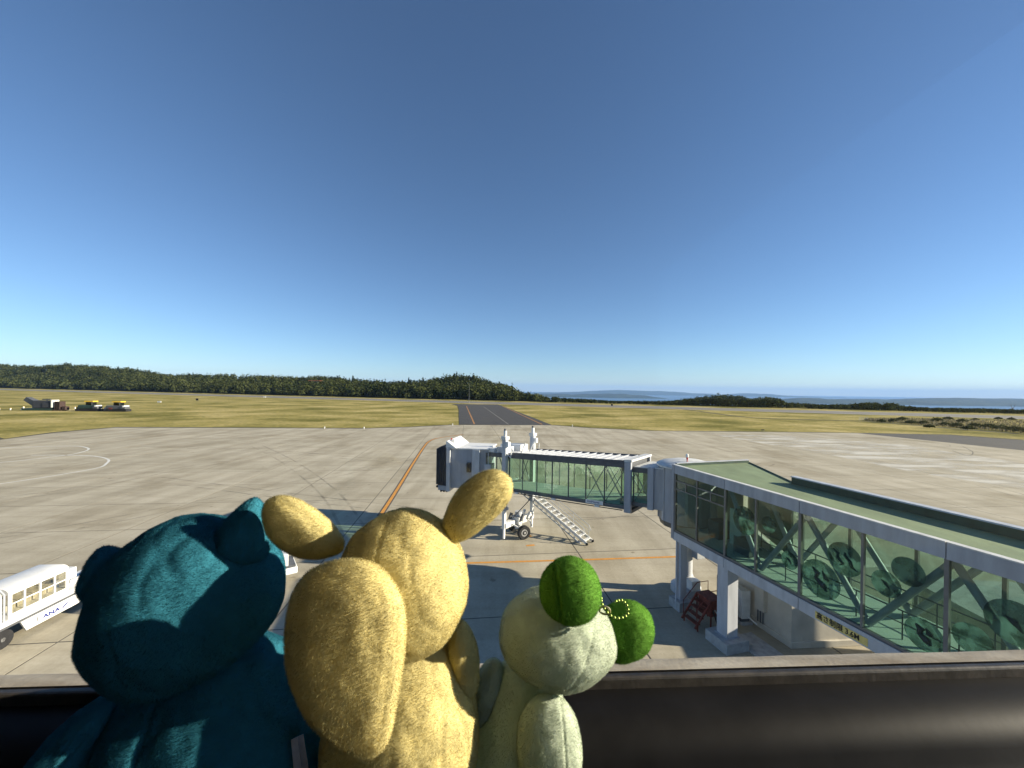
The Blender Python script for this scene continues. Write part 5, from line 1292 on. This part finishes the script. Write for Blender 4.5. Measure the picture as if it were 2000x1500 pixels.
# --- pale green animal with green ears, ball chain
gb = root('plush_toy', (AT(1030, 1450, 0.41)[0], 0.41, CT), 'small pale green plush toy with leaf green rounded ears and a bead chain', 'plush toy', 'plush toys on the counter')
D = 0.405
blob(gb, 'head', AT(1088, 1238, D), (px(122, D), px(100, D), px(114, D)), 'plush_pale', tilt=R(22), lump=0.03, crease=0.066, seed=14.0, seam=[(0, 0.018, 0.0009, 0.0013)], pile=0.0021, fit=(976, 1204, 1142, 1356))
blob(gb, 'body', AT(1012, 1460, 0.415), (px(98, D), px(80, D), px(165, D)), 'plush_pale', tilt=R(6), shape=pear(0.12), lump=0.03, crease=0.060, seed=15.0, pile=0.0021, fit=(925, 1108, 1262, 1640))
blob(gb, 'arm', AT(947, 1340, 0.41), (px(32, D), px(32, D), px(66, D)), 'plush_pale', tilt=R(16), lump=0.03, seed=16.0, pile=0.0021, fit=(918, 985, 1285, 1420))
blob(gb, 'tail', AT(1072, 1450, 0.372), (px(66, D), px(40, D), px(112, D)), 'plush_pale', tilt=R(-4), lump=0.03, seed=17.0, pile=0.0021, seam=[(0, 0.016, 0.0010, 0.0013)], fit=(1010, 1136, 1352, 1570))
blob(gb, 'ear', AT(1116, 1158, 0.37), (px(62, 0.37), px(48, D), px(72, 0.37)), 'plush_green', tilt=R(-6), lump=0.03, seed=18.0, seam=[(0, -0.014, 0.001, 0.0015)], fit=(1055, 1173, 1087, 1222))
blob(gb, 'ear', AT(1220, 1240, 0.415), (px(60, 0.415), px(48, D), px(70, 0.415)), 'plush_green', tilt=R(52), lump=0.04, seed=19.0, fit=(1160, 1277, 1172, 1296))
M['brass_green'] = mat('green_gold_beads', (0.22, 0.30, 0.06), 0.4, metal=0.5, var=0.1, scale=50)
ch = smooth_path([AT(1174, 1168, 0.372), AT(1176, 1180, 0.366), AT(1186, 1196, 0.358), AT(1200, 1206, 0.356), AT(1215, 1206, 0.357), AT(1226, 1198, 0.36), AT(1224, 1182, 0.365), AT(1214, 1172, 0.372), AT(1203, 1174, 0.378)], 4)
mb = None
for i, p in enumerate(ch[::1]):
    if i % 2: continue
    if mb is None:
        bb = B().lathe((0, 0, 0), (0, 0, 1), [(-0.0015, 0.0002), (-0.001, 0.001), (0, 0.0015), (0.001, 0.001), (0.0015, 0.0002)], 10); q = bb.build('chain_bead', 'brass_green', None, smooth=True); mb = q.data
    else:
        q = bpy.data.objects.new('chain_bead', mb); COL.objects.link(q)
    q.parent = gb; q.location = p - ORG[gb.name]
for p_ in ():
    q = bpy.data.objects.new('chain_bead', mb); COL.objects.link(q); q.parent = gb; q.location = Vector(AT(*p_)) - ORG[gb.name]
rc = Vector(AT(1181, 1192, 0.360)); B().tube([rc + Vector((math.cos(a) * 0.0048, -0.001 * math.cos(a), math.sin(a) * 0.0036)) for a in np.linspace(0, 2 * PI, 19)[:-1]], 0.0010, 8, closed=True).build('chain_ring', mat('pale_gold_ring', (0.75, 0.66, 0.36), 0.3, metal=0.8, var=0.05), gb, smooth=True)
